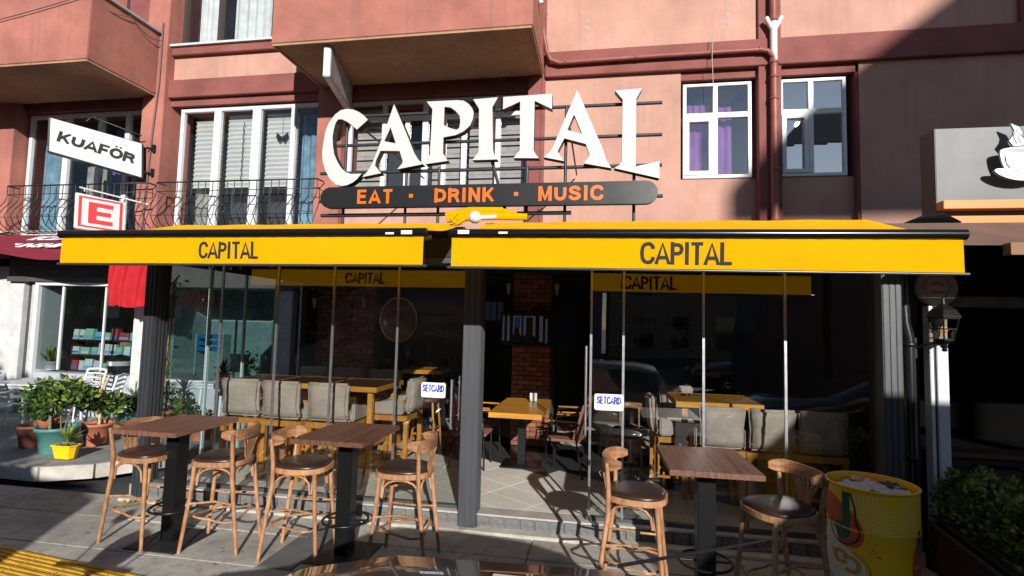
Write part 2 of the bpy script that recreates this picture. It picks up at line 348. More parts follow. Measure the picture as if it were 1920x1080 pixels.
# ---- dining platform
def platform():
    p = MB(); p.box(-5.1, 2.75, 5.12, 11.2, -.1, .135)
    pf = tag(p.build('terrace_floor', mat('grout', (.30, .28, .26), .9)), kind='structure')
    lt = mat('pale_floor_tile', (.72, .68, .61), .38, n=.16, ns=1.6, bump=.05); dk = mat('charcoal_floor_tile', (.05, .052, .055), .38, n=.3, ns=2)
    def clip(P, lo, hi, ax):
        for sgn, lim in ((1, lo), (-1, hi)):
            Q = []
            for a, b in zip(P, P[1:] + P[:1]):
                da, db = sgn * (a[ax] - lim), sgn * (b[ax] - lim)
                if da >= 0: Q.append(a)
                if (da >= 0) != (db >= 0): f = da / (da - db); Q.append(tuple(a[k] + (b[k] - a[k]) * f for k in (0, 1)))
            P = Q
            if len(P) < 3: return []
        return P
    an = R(-33); ca, sa = math.cos(an), math.sin(an)
    for j in range(-24, 24):
        for i in range(-12, 13):
            u0 = i * .62; v0 = j * .31; g = .003; P = [(u0 + g, v0 + g), (u0 + .62 - g, v0 + g), (u0 + .62 - g, v0 + .31 - g), (u0 + g, v0 + .31 - g)]
            P = [(-1.2 + u * ca - v * sa, 8.0 + u * sa + v * ca) for u, v in P]; cx = sum(p[0] for p in P) / 4; cy = sum(p[1] for p in P) / 4
            P = clip(P, -5.05, 2.7, 0)
            if P: P = clip(P, 5.292, 10.2, 1)
            if not P: continue
            dark = abs((cy - 7.6) * ca + (cx + .9) * .25) < .72 and cx > -2.7
            b = MB(); z = .152 + random.uniform(-.0008, .0006); b.prism(P, .13, z, axis='z'); b.build('tile', dk if dark else lt, pf)
    # granite sett edging along the front under the door opening and dark riser
    st = mat('granite_sett', (.15, .15, .15), .7, n=.35, ns=20, bump=.4); sb = MB(); sb.box(.004, .138, -.02, 0, .03, .128)
    s0 = None
    for i in range(53):
        x = -5.0 + i * .142
        if s0 is None: s0 = sb.build('sett', st, pf, (x, 5.12, 0), bevel=.004)
        else:
            o = s0.copy(); COL.objects.link(o); o.location = (x, 5.12 + random.uniform(-.002, .004), 0)
    e = MB(); e.box(-5.05, 2.7, 5.097, 5.29, .1345, .152); e.build('edge_strip', mat('pale_edging', (.42, .40, .37), .6, n=.2), pf, bevel=.002)
    e = MB(); e.box(-5.1, 2.75, 4.98, 5.118, -.05, .028); e.build('footing', mat('pale_kerb', (.46, .43, .39)), pf, bevel=.006)
platform()

# ================================================================== APARTMENT BUILDING
BLD = thing('apartment_building', 'pink and terracotta rendered apartment building with balconies above the cafe', 'building', (0, 8.2, 0))
def bpart(name, m, boxes, bevel=0):
    for x0, x1, y0, y1, z0, z1 in boxes: b = MB(); b.box(x0, x1, y0 - 8.2, y1 - 8.2, z0, z1); o = b.build(name, m, BLD, bevel=bevel)
    return o
YB = 8.75
bpart('light_wall_panel', PINK, [(-.93, 2.30, 8.2, YB, 6.38, 10), (2.62, 5.76, 8.2, YB, 6.38, 10), (-.93, 1.18, 8.2, YB, 3.0, 5.97), (3.70, 9, 8.2, YB, 3.0, 5.97),
      (1.18, 2.30, 8.33, YB, 3.0, 4.30), (2.62, 3.70, 8.33, YB, 3.0, 4.30), (5.9, 9, 8.2, YB, 6.38, 10), (-7.87, -4.8, 8.22, YB, 6.3, 6.78), (-4.40, -.99, 8.24, YB, 3.0, 4.22)])
bpart('red_band', RED, [(-.93, 9.2, 8.11, YB, 5.97, 6.38), (-7.87, -4.82, 8.11, YB, 5.97, 6.3), (-7.87, -4.82, 8.13, YB, 6.78, 6.93)], .008)
bpart('red_pilaster', RED, [(2.30, 2.62, 8.14, YB, 3.0, 5.968), (2.30, 2.62, 8.14, YB, 6.382, 10), (-.99, -.93, 8.17, YB, 3, 10), (5.76, 5.9, 8.14, YB, 6.382, 10), (3.66, 3.70, 8.22, YB, 3, 5.966),
      (-1.2, -.99, 8.10, YB, 3.0, 10)], .006)
bpart('terracotta_pilaster', BALC, [(-8.32, -7.87, 8.04, YB, 3.0, 10), (-4.86, -4.40, 8.10, YB, 3, 10), (-11.65, -11.12, 8.04, YB, 3.0, 6), (-20, -14.2, 8.04, YB, 3.0, 10)], .006)
bpart('lintel', RED, [(1.18, 2.30, 8.22, YB, 5.84, 5.968), (2.62, 3.70, 8.22, YB, 5.84, 5.968), (-11.12, -8.32, 8.2, YB, 5.86, 10), (-4.4, -1.2, 8.2, YB, 5.80, 10), (-7.87, -4.86, 8.2, YB, 5.84, 5.968), (-14.2, -11.65, 8.2, YB, 5.86, 10)])
bpart('inner_wall', mat('room_dark', (.03, .032, .036), .9), [(-20, 9.2, 8.95, 9.1, 3.0, 10)])
bpart('floor_slab', SOFF, [(-20, 9.2, 8.2, 8.94, 3.0, 3.42)])
bpart('roof_parapet', PINK, [(-20, 9.2, 8.2, 9.1, 10, 13)])
SHEER = mat('sheer_curtain', (.80, .84, .84), .9, n=.2, ns=4, trans=.3, bump=.1)
PLEAT = mat('pleated_blind', (.70, .72, .70), .8, n=.1, ns=2, trans=.3)
STRIPEB = mat('striped_blind', (.40, .36, .33), .8, n=.2, trans=.1)
PURP = mat('purple_curtain', (.50, .20, .56), .8, n=.3, ns=4, bump=.2)
LACE = mat('blue_lace_curtain', (.20, .36, .48), .8, n=.6, ns=3, trans=.3)
def curtain(x0, x1, z0, z1, y, m, par, name='curtain', amp=.02, per=.11):
    b = MB(); n = max(8, int((x1 - x0) / per * 8)); top = []; bot = []
    for i in range(n + 1):
        x = x0 + (x1 - x0) * i / n; dy = amp * math.sin(2 * math.pi * (x - x0) / per + .7 * math.sin(x * 9)) + amp * .5 * math.sin(x * 31)
        top.append((x, y + dy * .7, z1)); bot.append((x + .01 * math.sin(x * 13), y + dy, z0))
    b.add(top + bot, [(i, i + 1, n + 2 + i, n + 1 + i) for i in range(n)], 0, True)
    return b.build(name, m, par, fixn=False)
def window(x0, x1, z0, z1, y, vs, hs, fw=.05, name='window', gm=None, inner=()):
    """frame with mullions at vs / transoms at hs (world coords); panes as sub-parts"""
    y -= 8.2
    f = MB(); d0, d1 = y, y + .07
    f.box(x0, x1, d0, d1, z0, z0 + fw); f.box(x0, x1, d0, d1, z1 - fw, z1); f.box(x0, x0 + fw, d0 + .001, d1, z0 + fw, z1 - fw); f.box(x1 - fw, x1, d0 + .001, d1, z0 + fw, z1 - fw)
    for v, w, a, b in vs: f.box(v - w / 2, v + w / 2, d0 - .006, d1 - .004, a, b)
    for h, w, a, b in hs: f.box(a, b, d0 - .003, d1 - .002, h - w / 2, h + w / 2)
    W_ = f.build(name, WHITE, BLD, bevel=.005)
    return W_
def pane(W_, x0, x1, z0, z1, y, m=None):
    y -= 8.2; b = MB(); tw = random.uniform(-.004, .004)
    b.add([(x0, y + tw, z0), (x1, y - tw, z0), (x1, y - tw * .5, z1), (x0, y + tw * .6, z1)], [(0, 1, 2, 3)]); b.build('pane', m or WGL, W_, fixn=False)
# right windows
for (x0, x1, cx, crt) in ((1.23, 2.24, 1.71, True), (2.64, 3.57, 3.08, False)):
    w = window(x0, x1, 4.31, 5.82, 8.30, [(cx, .07, 4.36, 5.77)], [(5.30, .08, x0 + .05, x1 - .05)])
    ib = MB(); ya = 8.28 - 8.2; ib.box(x0 + .03, cx - .04, ya, ya + .05, 4.36, 4.42); ib.box(x0 + .03, cx - .04, ya, ya + .05, 5.2, 5.26); ib.box(x0 + .03, x0 + .09, ya, ya + .05, 4.42, 5.2); ib.box(cx - .1, cx - .04, ya, ya + .05, 4.42, 5.2)
    ib.build('sash', WHITE, w, bevel=.004)
    for a, b, c, d in ((x0 + .09, cx - .1, 4.42, 5.2), (cx + .035, x1 - .05, 4.36, 5.26), (x0 + .05, cx - .035, 5.34, 5.77), (cx + .035, x1 - .05, 5.34, 5.77)): pane(w, a, b, c, d, 8.33, WGP if crt else WGR)
    if crt:
        curtain(x0 + .02, x0 + .42, 4.3, 5.55, .3, PURP, w); curtain(x0 + .5, x0 + .76, 4.3, 5.5, .3, PURP, w)
# window below the centre balcony (behind the sign)
w = window(-4.38, -1.2, 4.22, 5.79, 8.30, [(-3.72, .08, 4.27, 5.74), (-2.98, .1, 4.27, 5.74), (-2.3, .08, 4.27, 5.74), (-1.72, .08, 4.27, 5.74), (-3.3, .08, 4.27, 5.44), (-2.65, .07, 4.27, 5.44)], [(5.48, .08, -4.33, -1.25)], .06)
xx = [-4.33, -3.72, -2.98, -2.3, -1.72, -1.25]
for i in range(5): pane(w, xx[i] + .03, xx[i + 1] - .03, 4.27, 5.74, 8.34)
for (a, b) in ((-4.3, -3.8), (-2.9, -2.35), (-2.25, -1.3)):
    bl = MB()
    for k in range(15):
        z = 5.72 - k * .093; bl.box(a, b, .30, .302 + .012 * (k % 2), z - (.062 if k % 2 else .088), z)
    tag(bl.build('blind', STRIPEB, w, fixn=False), kind='stuff')
# left french window with pleated blinds
def french(x0, x1, z0, z1, mulls, blinds, top=True):
    w = window(x0, x1, z0, z1, 8.28, [(v, wd, z0 + .06, z1 - .06) for v, wd in mulls], [], .07)
    xs = [x0 + .05] + [v for v, _ in mulls] + [x1 - .05]
    for i in range(len(xs) - 1): pane(w, xs[i] + .04, xs[i + 1] - .04, z0 + .06, z1 - .06, 8.33)
    for a, b, zt, zb in blinds:
        bl = MB(); n = int((zt - zb) / .085)
        for k in range(n):
            z = zt - k * .085; bl.add([(a, .30, z), (b, .30, z), (b, .33, z - .045), (a, .33, z - .045), (b, .30, z - .085), (a, .30, z - .085)], [(0, 1, 2, 3), (3, 2, 4, 5)])
        tag(bl.build('blind', PLEAT, w, fixn=False), kind='stuff')
    return w
w = french(-7.72, -4.88, 3.42, 5.82, [(-6.95, .14), (-6.16, .16), (-5.43, .09)], [(-7.58, -7.0, 5.66, 4.35), (-6.90, -6.22, 5.74, 4.35), (-6.10, -5.46, 5.74, 4.35)])
curtain(-5.38, -4.92, 3.5, 5.7, .3, LACE, w)
curtain(-7.6, -7.1, 3.5, 4.3, .42, mat('grey_cloth', (.25, .25, .23), .9, n=.4), w)
o = MB(); pts = []
for k in range(22): pts.append((-6.55 + .012 * math.sin(k * 2.1), .27, 5.6 - k * .052))
o.tube(pts, .008, 5); o.build('bead_string', BLK, w)
bt = MB(); c = (-5.75, .26, 5.28)
for sx in (-1, 1):
    bt.prism([(c[0], c[2]), (c[0] + sx * .11, c[2] + .09), (c[0] + sx * .12, c[2] - .01), (c[0] + sx * .05, c[2] - .09), (c[0], c[2] - .04)], .25, .262)
bt.tube([(c[0], .256, 5.75), (c[0], .256, 5.25)], .003, 5)
bt.build('butterfly_ornament', BLK, w)
w = french(-11.08, -8.34, 3.42, 5.84, [(-10.2, .12), (-9.45, .12), (-8.85, .1)], [])
curtain(-10.95, -10.25, 3.5, 5.7, .3, LACE, w); curtain(-9.4, -8.95, 3.5, 5.6, .36, mat('blue_curtain', (.05, .10, .22), .8, n=.4), w)
curtain(-10.1, -9.5, 3.5, 4.9, .45, mat('grey_cloth', (.25, .25, .23)), w)
# upper windows
WHITE_, WHITE = WHITE, mat('dark_window_frame', (.05, .035, .03), .5)
w = window(-7.78, -4.9, 6.93, 9.3, 8.25, [(-7.0, .09, 7, 9.2), (-5.9, .09, 7, 9.2)], [(7.0, .03, -7.7, -5)], .07); pane(w, -7.7, -7.05, 7.0, 9.2, 8.3); pane(w, -6.95, -5, 7, 9.2, 8.3)
curtain(-7.6, -7.1, 6.98, 9.2, .25, SHEER, w); curtain(-6.85, -5.1, 6.98, 9.2, .25, SHEER, w, per=.17)
bpart('sill', WPAINT, [(-7.87, -4.82, 8.08, 8.24, 6.932, 6.97)])
w = window(-13.5, -8.34, 7.0, 9.6, 8.2, [(-9.6, .09, 7, 9.5), (-8.95, .07, 7, 9.5), (-11.2, .09, 7, 9.5)], [], .09); pane(w, -9.55, -8.45, 7, 9.5, 8.25); pane(w, -13.4, -9.65, 7, 9.5, 8.25)
curtain(-9.55, -9.05, 7, 9.5, .2, SHEER, w); curtain(-8.9, -8.5, 7, 9.5, .2, SHEER, w); curtain(-13.3, -9.7, 7, 9.5, .25, SHEER, w)
WHITE = WHITE_
# balconies
def balcony(x0, x1, y0, z0, z1):
    b = MB(); y0 -= 8.2; b.prism([(x0, y0), (x1, y0), (x1, -.1), (x0, -.1)], z0 + .012, z1, axis='z')
    B = b.build('balcony', BALC, BLD, bevel=.01)
    s = MB(); s.box(x0 + .03, x1 - .03, y0 + .03, -.1, z0, z0 + .011); s.build('soffit', SOFF, B)
    s = MB(); s.box(x0 + .012, x1 - .012, y0 + .012, y0 + .045, z0 - .018, z0 + .01); s.box(x1 - .045, x1 - .012, y0 + .045, -.1, z0 - .018, z0 + .01); s.box(x0 + .012, x0 + .045, y0 + .045, -.1, z0 - .018, z0 + .01)
    s.build('drip_edge', SOFF, B)
    return B
B1 = balcony(-14, -8.05, 6.74, 6.0, 7.14)
s = MB(); s.box(-14, -8.0, -1.51, -1.2, 7.142, 7.19); s.box(-8.35, -8.0, -1.2, -.1, 7.142, 7.19); s.build('coping', mat('grey_coping', (.38, .37, .36), .8, n=.2), B1, bevel=.006)
B2 = balcony(-4.82, -.95, 6.7, 6.0, 8.6)
# railings of the french windows: every bar a part
def railing(x0, x1, ret, label):
    r = thing('balcony_railing', label, 'railing', (0, 7.86, 3.42), group='wrought iron railings at the first floor')
    y1 = .2
    t = MB(); t.tube([(x0, y1, .9), (x0, 0, .9), (x1, 0, .9), (x1, y1, .9)], .013, 6); t.build('top_rail', BLK, r)
    t = MB(); t.tube([(x0, y1, .74), (x0, 0, .74), (x1, 0, .74), (x1, y1, .74)], .007, 5); t.tube([(x0, y1, .04), (x0, 0, .04), (x1, 0, .04), (x1, y1, .04)], .01, 5); t.tube([(x0, -.08, .3), (x1, -.08, .3)], .005, 5); t.build('lower_rail', BLK, r)
    n = int((x1 - x0) / .135); bar = MB()
    prof = [(0, .9), (0, .68), (-.03, .58), (-.13, .42), (-.17, .3), (-.12, .16), (-.03, .07), (0, .03)]
    P = []
    for (a, b), (c, d) in zip(prof, prof[1:]):
        for k in range(2): f = k / 2; P.append((.35 * (a + (c - a) * f), a + (c - a) * f, b + (d - b) * f))
    P.append((0, 0, .03)); bar.tube(P, .0075, 5)
    o0 = bar.build('bar', BLK, r, (x0, 0, 0))
    for i in range(1, n + 1):
        o = o0.copy(); COL.objects.link(o); o.location = (x0 + (x1 - x0) * i / n, 0, 0)
    return r
for x_, zs in ((-.28, (6.62, 6.78, 6.9)), (1.88, (6.7, 6.82, 6.95)), (.05, (6.55,))):
    for z_ in zs: b = MB(); b.prism([(x_ + .03 * math.cos(k * .7) * (1 + .3 * math.sin(k * 2)), z_ + .04 * math.sin(k * .7)) for k in range(9)], -.0035, -.001); b.build('filler_patch', mat('grey_filler', (.42, .36, .33), .9, n=.2), BLD)
railing(-7.72, -4.66, .3, 'black wrought iron railing with belly bars in front of the pleated blinds')
railing(-10.9, -7.9, .3, 'black wrought iron railing behind the square E sign at the left')

# pipes, cables
dp = thing('drainpipe', 'terracotta painted drainpipe with white vent junction running up the pilaster', 'pipe', (2.49, 8.06, 0))
PIP = mat('painted_pipe', (.27, .075, .055), .5, n=.25, ns=5); PIPW = mat('white_pipe', (.66, .66, .64), .4, n=.15, ns=9)
t = MB(); t.tube([(0, 0, 3.0), (0, 0, 5.95)], .055, 12); t.tube([(0, 0, 6.62), (0, 0, 10)], .055, 12); t.build('lower_pipe', PIP, dp)
t = MB(); t.tube([(0, 0, 5.95), (0, 0, 6.62)], .052, 12); t.tube([(0, 0, 6.45), (.11, -.02, 6.66)], .036, 10); t.tube([(0, 0, 6.45), (-.11, -.02, 6.66)], .036, 10); t.build('vent_junction', PIPW, dp)
for z in (3.6, 4.35, 5.42, 5.75, 5.97, 6.62): t = MB(); t.lathe([(.056, -.02), (.066, -.018), (.066, .018), (.056, .02)], (0, 0, z), 14); t.build('collar', PIP, dp)
wp = thing('waste_pipe', 'terracotta painted waste pipe running along the red band to the drainpipe', 'pipe', (0, 8.04, 6.17))
t = MB(); t.tube([(2.49, .0, -.28), (2.48, .0, -.12), (2.40, -.0, -.02), (2.25, 0, .0), (.8, 0, .0), (-.7, 0, -.02), (-.84, -.02, .03), (-.9, -.05, .16), (-.98, -.1, .6), (-1.02, -.13, 1.2)], .036, 10)
t.build('pipe_run', PIP, wp)
for x in (2.3, 1.6, .5, -.6): c2 = MB(); c2.tube([(x - .02, 0, 0), (x + .02, 0, 0)], .046, 10); c2.build('clamp', PIP, wp)
def wire(pts, r, m, label, cat='cable', sag=0):
    b = MB(); P = []
    for (a, c) in zip(pts, pts[1:]):
        A = Vector(a); B = Vector(c)
        for k in range(8):
            f = k / 8; p = A.lerp(B, f); p.z -= sag * 4 * f * (1 - f); P.append(p)
    P.append(Vector(pts[-1])); b.tube(P, r, 6); return tag(b.build('cable', m), label, cat)
wire([(-7.98, 8.02, 7.35), (-7.98, 8.02, 6.2), (-8.05, 8.02, 5.2), (-8.12, 8.02, 3.45)], .016, CABLE, 'brown cable running down the pilaster right of the left balcony')
wire([(-13.0, 6.70, 6.45), (-8.1, 6.70, 7.05), (-8.0, 7.4, 7.1), (-7.98, 8.0, 7.0)], .008, CABLE, 'thin cable sagging across the front of the left balcony', sag=.10)
wire([(-1.65, 7.9, 7.15), (-.9, 8.1, 7.0)], .006, CABLE, 'short grey cable at the corner of the centre balcony')
wire([(1.62, 8.0, 6.48), (1.6, 7.98, 6.1), (1.62, 7.98, 5.45)], .005, mat('rope', (.5, .42, .36), .8), 'thin cord hanging from the band in front of the purple curtain window', 'cord')
tb = thing('tube_light', 'white plastic lamp tube fixed at the edge of the centre balcony', 'lamp', (-.90, 7.2, 6.62)); t = MB(); t.tube([(0, 0, 0), (-.05, -.02, .12), (-.09, -.04, .7)], .035, 10); t.build('tube', PIPW, tb)
# vertical sign hung under the balcony
vs_ = thing('hanging_sign', 'narrow unlit box sign hanging under the centre balcony edge', 'sign', (-3.98, 6.8, 5.4))
t = MB(); M_ = Matrix.Rotation(R(13), 4, 'Z'); t.box(-.05, .05, 0, 1.3, .12, .58, M=M_); t.build('sign_box', mat('sign_metal', (.5, .52, .56), .4, .2, n=.2), vs_, bevel=.01)
t = MB(); t.box(.052, .056, .03, 1.27, .15, .55, M=M_); t.build('sign_face', mat('faded_face', (.38, .36, .33), .7, n=.4), vs_)
# satellite bits above the awning
# ================================================================== CAFE ENCLOSURE
ENC = thing('glass_enclosure', 'anthracite framed glass enclosure of the cafe under the yellow awnings', 'enclosure', (0, 5.1, 0))
def post(x0, x1, y0, y1, z1, m=GREY, ribs=True):
    b = MB(); b.box(x0, x1, y0 - 5.1, y1 - 5.1, .0, z1); 
    n = 3
    if ribs:
        for k in range(n):
            a = x0 + (x1 - x0) * (k + .15) / n; b.box(a, a + (x1 - x0) * .7 / n, y0 - 5.108, y0 - 5.101, .0, z1)
        for k in range(4):
            a = y0 + (y1 - y0) * (k + .15) / 4; b.box(x1 + .001, x1 + .009, a - 5.1, a - 5.1 + (y1 - y0) * .7 / 4, .0, z1)
    return b.build('post', m, ENC, bevel=.003)
GM = GREYS
post(-1.345, -1.17, 5.06, 5.24, 2.85, GM); post(-5.02, -4.88, 5.06, 5.26, 2.85, GREY); post(2.43, 2.58, 5.06, 5.24, 2.85, GREYS)
b = MB(); b.box(-5.05, 2.65, 5.12 - 5.1, 5.28 - 5.1, 2.66, 2.86); b.build('front_beam', mat('black_beam', (.02, .02, .022), .5), ENC, bevel=.005)
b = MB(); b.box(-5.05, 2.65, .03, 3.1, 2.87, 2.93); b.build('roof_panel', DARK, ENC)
for i, y in enumerate((5.9, 6.7, 7.5)):
    b = MB(); b.box(-5.0, 2.6, y - 5.1, y - 5.0, 2.74, 2.868); b.build('rafter', GREY, ENC, bevel=.004)
b = MB(); b.box(-5.02, -4.96, .26, 3.1, 2.6, 2.86); b.box(2.6, 2.66, .24, 3.1, 0, 2.86); b.build('side_frame', DARK, ENC)
for q in ((-4.86, -1.345, .07, .13, .14, .185), (-.12, 2.43, .07, .13, .14, .185), (-4.86, -1.345, .02, .2, 2.6, 2.655), (-1.15, 2.43, .02, .2, 2.6, 2.655)): b = MB(); b.box(*q); b.build('rail', mat('grey_rail', (.10, .11, .12), .4, .5, n=.2), ENC, bevel=.003)
gx = [-4.86, -4.16, -3.48, -2.82, -2.09, -1.345]
def gpane(x0, x1, y, par=ENC, name='glass_panel'):
    b = MB(); tw = random.uniform(-.004, .004); b.add([(x0, y + tw, .185), (x1, y - tw, .185), (x1, y - tw * .6, 2.6), (x0, y + tw * .7, 2.6)], [(0, 1, 2, 3)]); return b.build(name, GLS, par, fixn=False)
for a, b_ in zip(gx[:-1], gx[1:]): gpane(a + .008, b_ - .008, .10)
gr = [-.09, .22, .96, 1.68, 2.43]
for a, b_ in zip(gr[:-1], gr[1:]): gpane(a + .008, b_ - .008, .10)
bar = MB(); bar.box(-.011, .011, .088, .112, .186, 2.598)
b0 = None
for x in gx[1:-1] + gr[:-1]:
    if b0 is None: b0 = bar.build('glazing_bar', ALU, ENC, (x, 0, 0))
    else: o = b0.copy(); COL.objects.link(o); o.location = (x, 0, 0)
# side glazing toward the neighbour
for y0, y1 in ((5.36, 6.02), (6.06, 6.7), (6.74, 7.4), (7.44, 8.1)):
    b = MB(); b.add([(-5.0, y0 - 5.1, .16), (-5.0, y1 - 5.1, .16), (-5.0, y1 - 5.1, 2.6), (-5.0, y0 - 5.1, 2.6)], [(0, 1, 2, 3)]); b.build('side_glass_panel', glass('side_glass', (.76, .84, .85), .07), ENC, fixn=False)
    b = MB(); b.box(-5.012, -4.988, y1 - 5.1, y1 - 5.06, .16, 2.6); b.build('side_bar', mat('pale_side_bar', (.5, .6, .6), .4), ENC)
# door handles
for x, z0, z1, y in ((-1.475, .93, 1.42, .06), (-1.42, 1.0, 1.45, .16), (-.135, .95, 1.8, .07)):
    b = MB(); b.tube([(x, y, z0), (x, y, z1)], .013, 8); b.tube([(x, y, z0 + .06), (x, .1, z0 + .06)], .006, 6); b.tube([(x, y, z1 - .06), (x, .1, z1 - .06)], .006, 6); b.build('door_handle', ALU, ENC)
SW = mat('sticker_white', (.80, .82, .84), .4); SB = mat('sticker_blue', (.012, .035, .36), .4); SL = mat('sticker_light_blue', (.30, .48, .75), .4)
for x0, x1, z0, z1 in ((-1.80, -1.545, 1.23, 1.38), (-.05, .225, 1.19, 1.345)):
    b = MB(); r = .018; P = []
    for cx, cz, a0 in ((x1 - r, z1 - r, 0), (x0 + r, z1 - r, 90), (x0 + r, z0 + r, 180), (x1 - r, z0 + r, 270)):
        for k in range(4): a = R(a0 + k * 30); P.append((cx + r * math.cos(a), cz + r * math.sin(a)))
    b.prism(P, .078, .08); st = b.build('sticker', SW, ENC)
    cx = (x0 + x1) / 2; h = z1 - z0
    sans('SETCARD', 'lettering', SB, .074, .40, .175, st, (cx, .0765, z0 + h * .62), gap=.095)
    txt('Tekpost', 'small_print', SL, .02, st, (x0 + .05, .0765, z0 + h * .25), ext=.0003); txt('0542 870 1734', 'small_print', SL, .022, st, (x1 - .075, .0765, z0 + h * .24), ext=.0003)
# ================================================================== AWNINGS
def awning(x0, x1, label, tx, zf0, zf1, tsz):
    A = thing('awning', label, 'awning', ((x0 + x1) / 2, 5.15, 0), group='yellow awnings over the terrace')
    h = (x1 - x0) / 2; yf = 3.9 - 5.15
    def zf(x): return zf0 + (zf1 - zf0) * (x + h) / (2 * h)
    b = MB(); n = 24; rows = 8; vs = []
    for j in range(rows + 1):
        for i in range(n + 1):
            x = -h + 2 * h * i / n; f = j / rows; z = 3.02 + (zf(x) + .02 - 3.02) * f - .035 * math.sin(math.pi * f) + .004 * math.sin(i * 1.3 + j)
            vs.append((x, yf * f, z))
    b.add(vs, [(j * (n + 1) + i, j * (n + 1) + i + 1, (j + 1) * (n + 1) + i + 1, (j + 1) * (n + 1) + i) for j in range(rows) for i in range(n)], 0, True)
    b.build('canopy', YEL2, A, fixn=False)
    b = MB(); z = zf(-h); z2 = zf(h)
    b.tube([(-h - .02, yf, z), (h + .02, yf, z2)], .036, 14); b.build('front_bar', mat('black_bar', (.012, .012, .014), .22, .4), A)
    b = MB(); vs = []; n = 60; m = 5; vz = .222
    for j in range(m + 1):
        for i in range(n + 1):
            x = -h + 2 * h * i / n; f = j / m
            vs.append((x, yf - .005 + .010 * f * math.sin(x * 2.6 + 1) + .005 * f * math.sin(x * 9 + 2 * math.sin(x * 2)) + .002 * math.sin(x * 37), zf(x) - .034 - vz * f))
    b.add(vs, [(j * (n + 1) + i, j * (n + 1) + i + 1, (j + 1) * (n + 1) + i + 1, (j + 1) * (n + 1) + i) for j in range(m) for i in range(n)], 0, True)
    V = b.build('valance', YEL, A, fixn=False)
    b = MB(); b.tube([(-h - .03, yf, zf(-h) - .265), (h + .03, yf, zf(h) - .265)], .011, 8); b.build('hem_bar', mat('grey_hem', (.10, .10, .11), .35, .6), A)
    sl = math.atan2(zf1 - zf0, 2 * h)
    for yy in (yf - .022, yf + .014):
        xc = tx - (x0 + x1) / 2; o = sans('CAPITAL', 'lettering', TEXT, tsz, .60, .162, V, (xc, yf - .005, zf(xc) - .142), ry=-sl, gap=.095); bq = bmesh.new(); bq.from_mesh(o.data); bmesh.ops.subdivide_edges(bq, edges=[e for e in bq.edges if e.calc_length() > .03], cuts=3, use_grid_fill=True); bq.to_mesh(o.data); bq.free()
        for v in o.data.vertices: x = v.co.x + xc; f = (.142 - .034 - v.co.z) / .222; v.co.y = .010 * f * math.sin(x * 2.6 + 1) + .005 * f * math.sin(x * 9 + 2 * math.sin(x * 2)) + .002 * math.sin(x * 37) + (-.0022 if yy < yf else .0022)
    b = MB(); b.box(-h, h, .005, .12, 2.86, 2.985); b.build('cassette', GREY, A, bevel=.02)
    for sx in (-1, 1):
        b = MB(); e = Vector((sx * (h - .35), -.05, 2.86)); k = Vector((sx * (h - .9), -.7, 2.72)); f_ = Vector((sx * (h - .3), yf + .03, zf(sx * h * .8)))
        b.tube([e, k], .028, 8); b.tube([k, f_], .022, 8); b.build('folding_arm', mat('arm_white', (.45, .45, .44), .4, .3), A)
    return A, h, zf
A1, h1, zf1 = awning(-4.76, -1.38, 'left yellow awning with CAPITAL on its valance, above the two left tables', -3.09, 2.70, 2.70, .145)
A2_, h2, zf2 = awning(-1.15, 2.37, 'right yellow awning with CAPITAL on its valance, above the third table', .60, 2.69, 2.665, .165)
LAB = mat('label_white', (.75, .75, .75), .5)
for A, xs in ((A1, (1.42, 1.56)), (A2_, (-1.66, -1.35))):
    for i, x in enumerate(xs):
        w_ = .045 if (i == 0) == (A is A2_) else .035; b = MB(); b.box(x - w_, x + w_, 3.9 - 5.15 - .0385, 3.9 - 5.15 - .036, 2.68, 2.71 if w_ > .04 else 2.695); b.build('maker_label', LAB, A)
# rolled yellow cloth and lamp between the awnings
rc = thing('rolled_canvas', 'folded yellow canvas lying over the gap between the two awnings', 'canvas', (-1.17, 5.25, 3.08))
b = MB(); b.tube([(-.45, 0, .03), (-.2, -.02, .07), (.1, 0, .075), (.3, 0, .04)], [.045, .055, .05, .035], 10, flat=.6); b.tube([(-.42, -.06, -.01), (0, -.07, .02), (.42, -.05, .005)], [.04, .045, .035], 10, flat=.6); b.build('canvas_fold', YEL, rc)
b = MB(); b.tube([(-.25, -.3, .0), (-.3, -.32, -.07), (-.22, -.36, -.12), (-.15, -.3, -.05)], .02, 8); b.build('strap', YEL, rc)
cam_ = thing('security_camera', 'small white dome camera between the two awnings', 'camera', (-1.22, 4.9, 3.02)); b = MB(); b.lathe([(.0, .07), (.04, .055), (.062, .02), (.062, -.02), (.03, -.05), (0, -.055)], n=16); b.build('dome', WPAINT, cam_)
b = MB(); b.tube([(.03, 0, 0), (.2, .05, .02)], .022, 8); b.build('arm', WPAINT, cam_)
junk = thing('metal_offcut', 'crumpled pale metal sheet lying on the roof right of the awning', 'scrap', (3.1, 5.6, 3.03))
b = MB(); b.add([(-.3, 0, 0), (-.1, -.1, .09), (.12, -.05, .13), (.3, 0, .05), (.33, .2, 0), (0, .25, .05), (-.25, .2, .02)], [(0, 1, 5, 6), (1, 2, 5), (2, 3, 4, 5)]); b.build('sheet', mat('pale_sheet', (.5, .52, .55), .5, .3), junk)
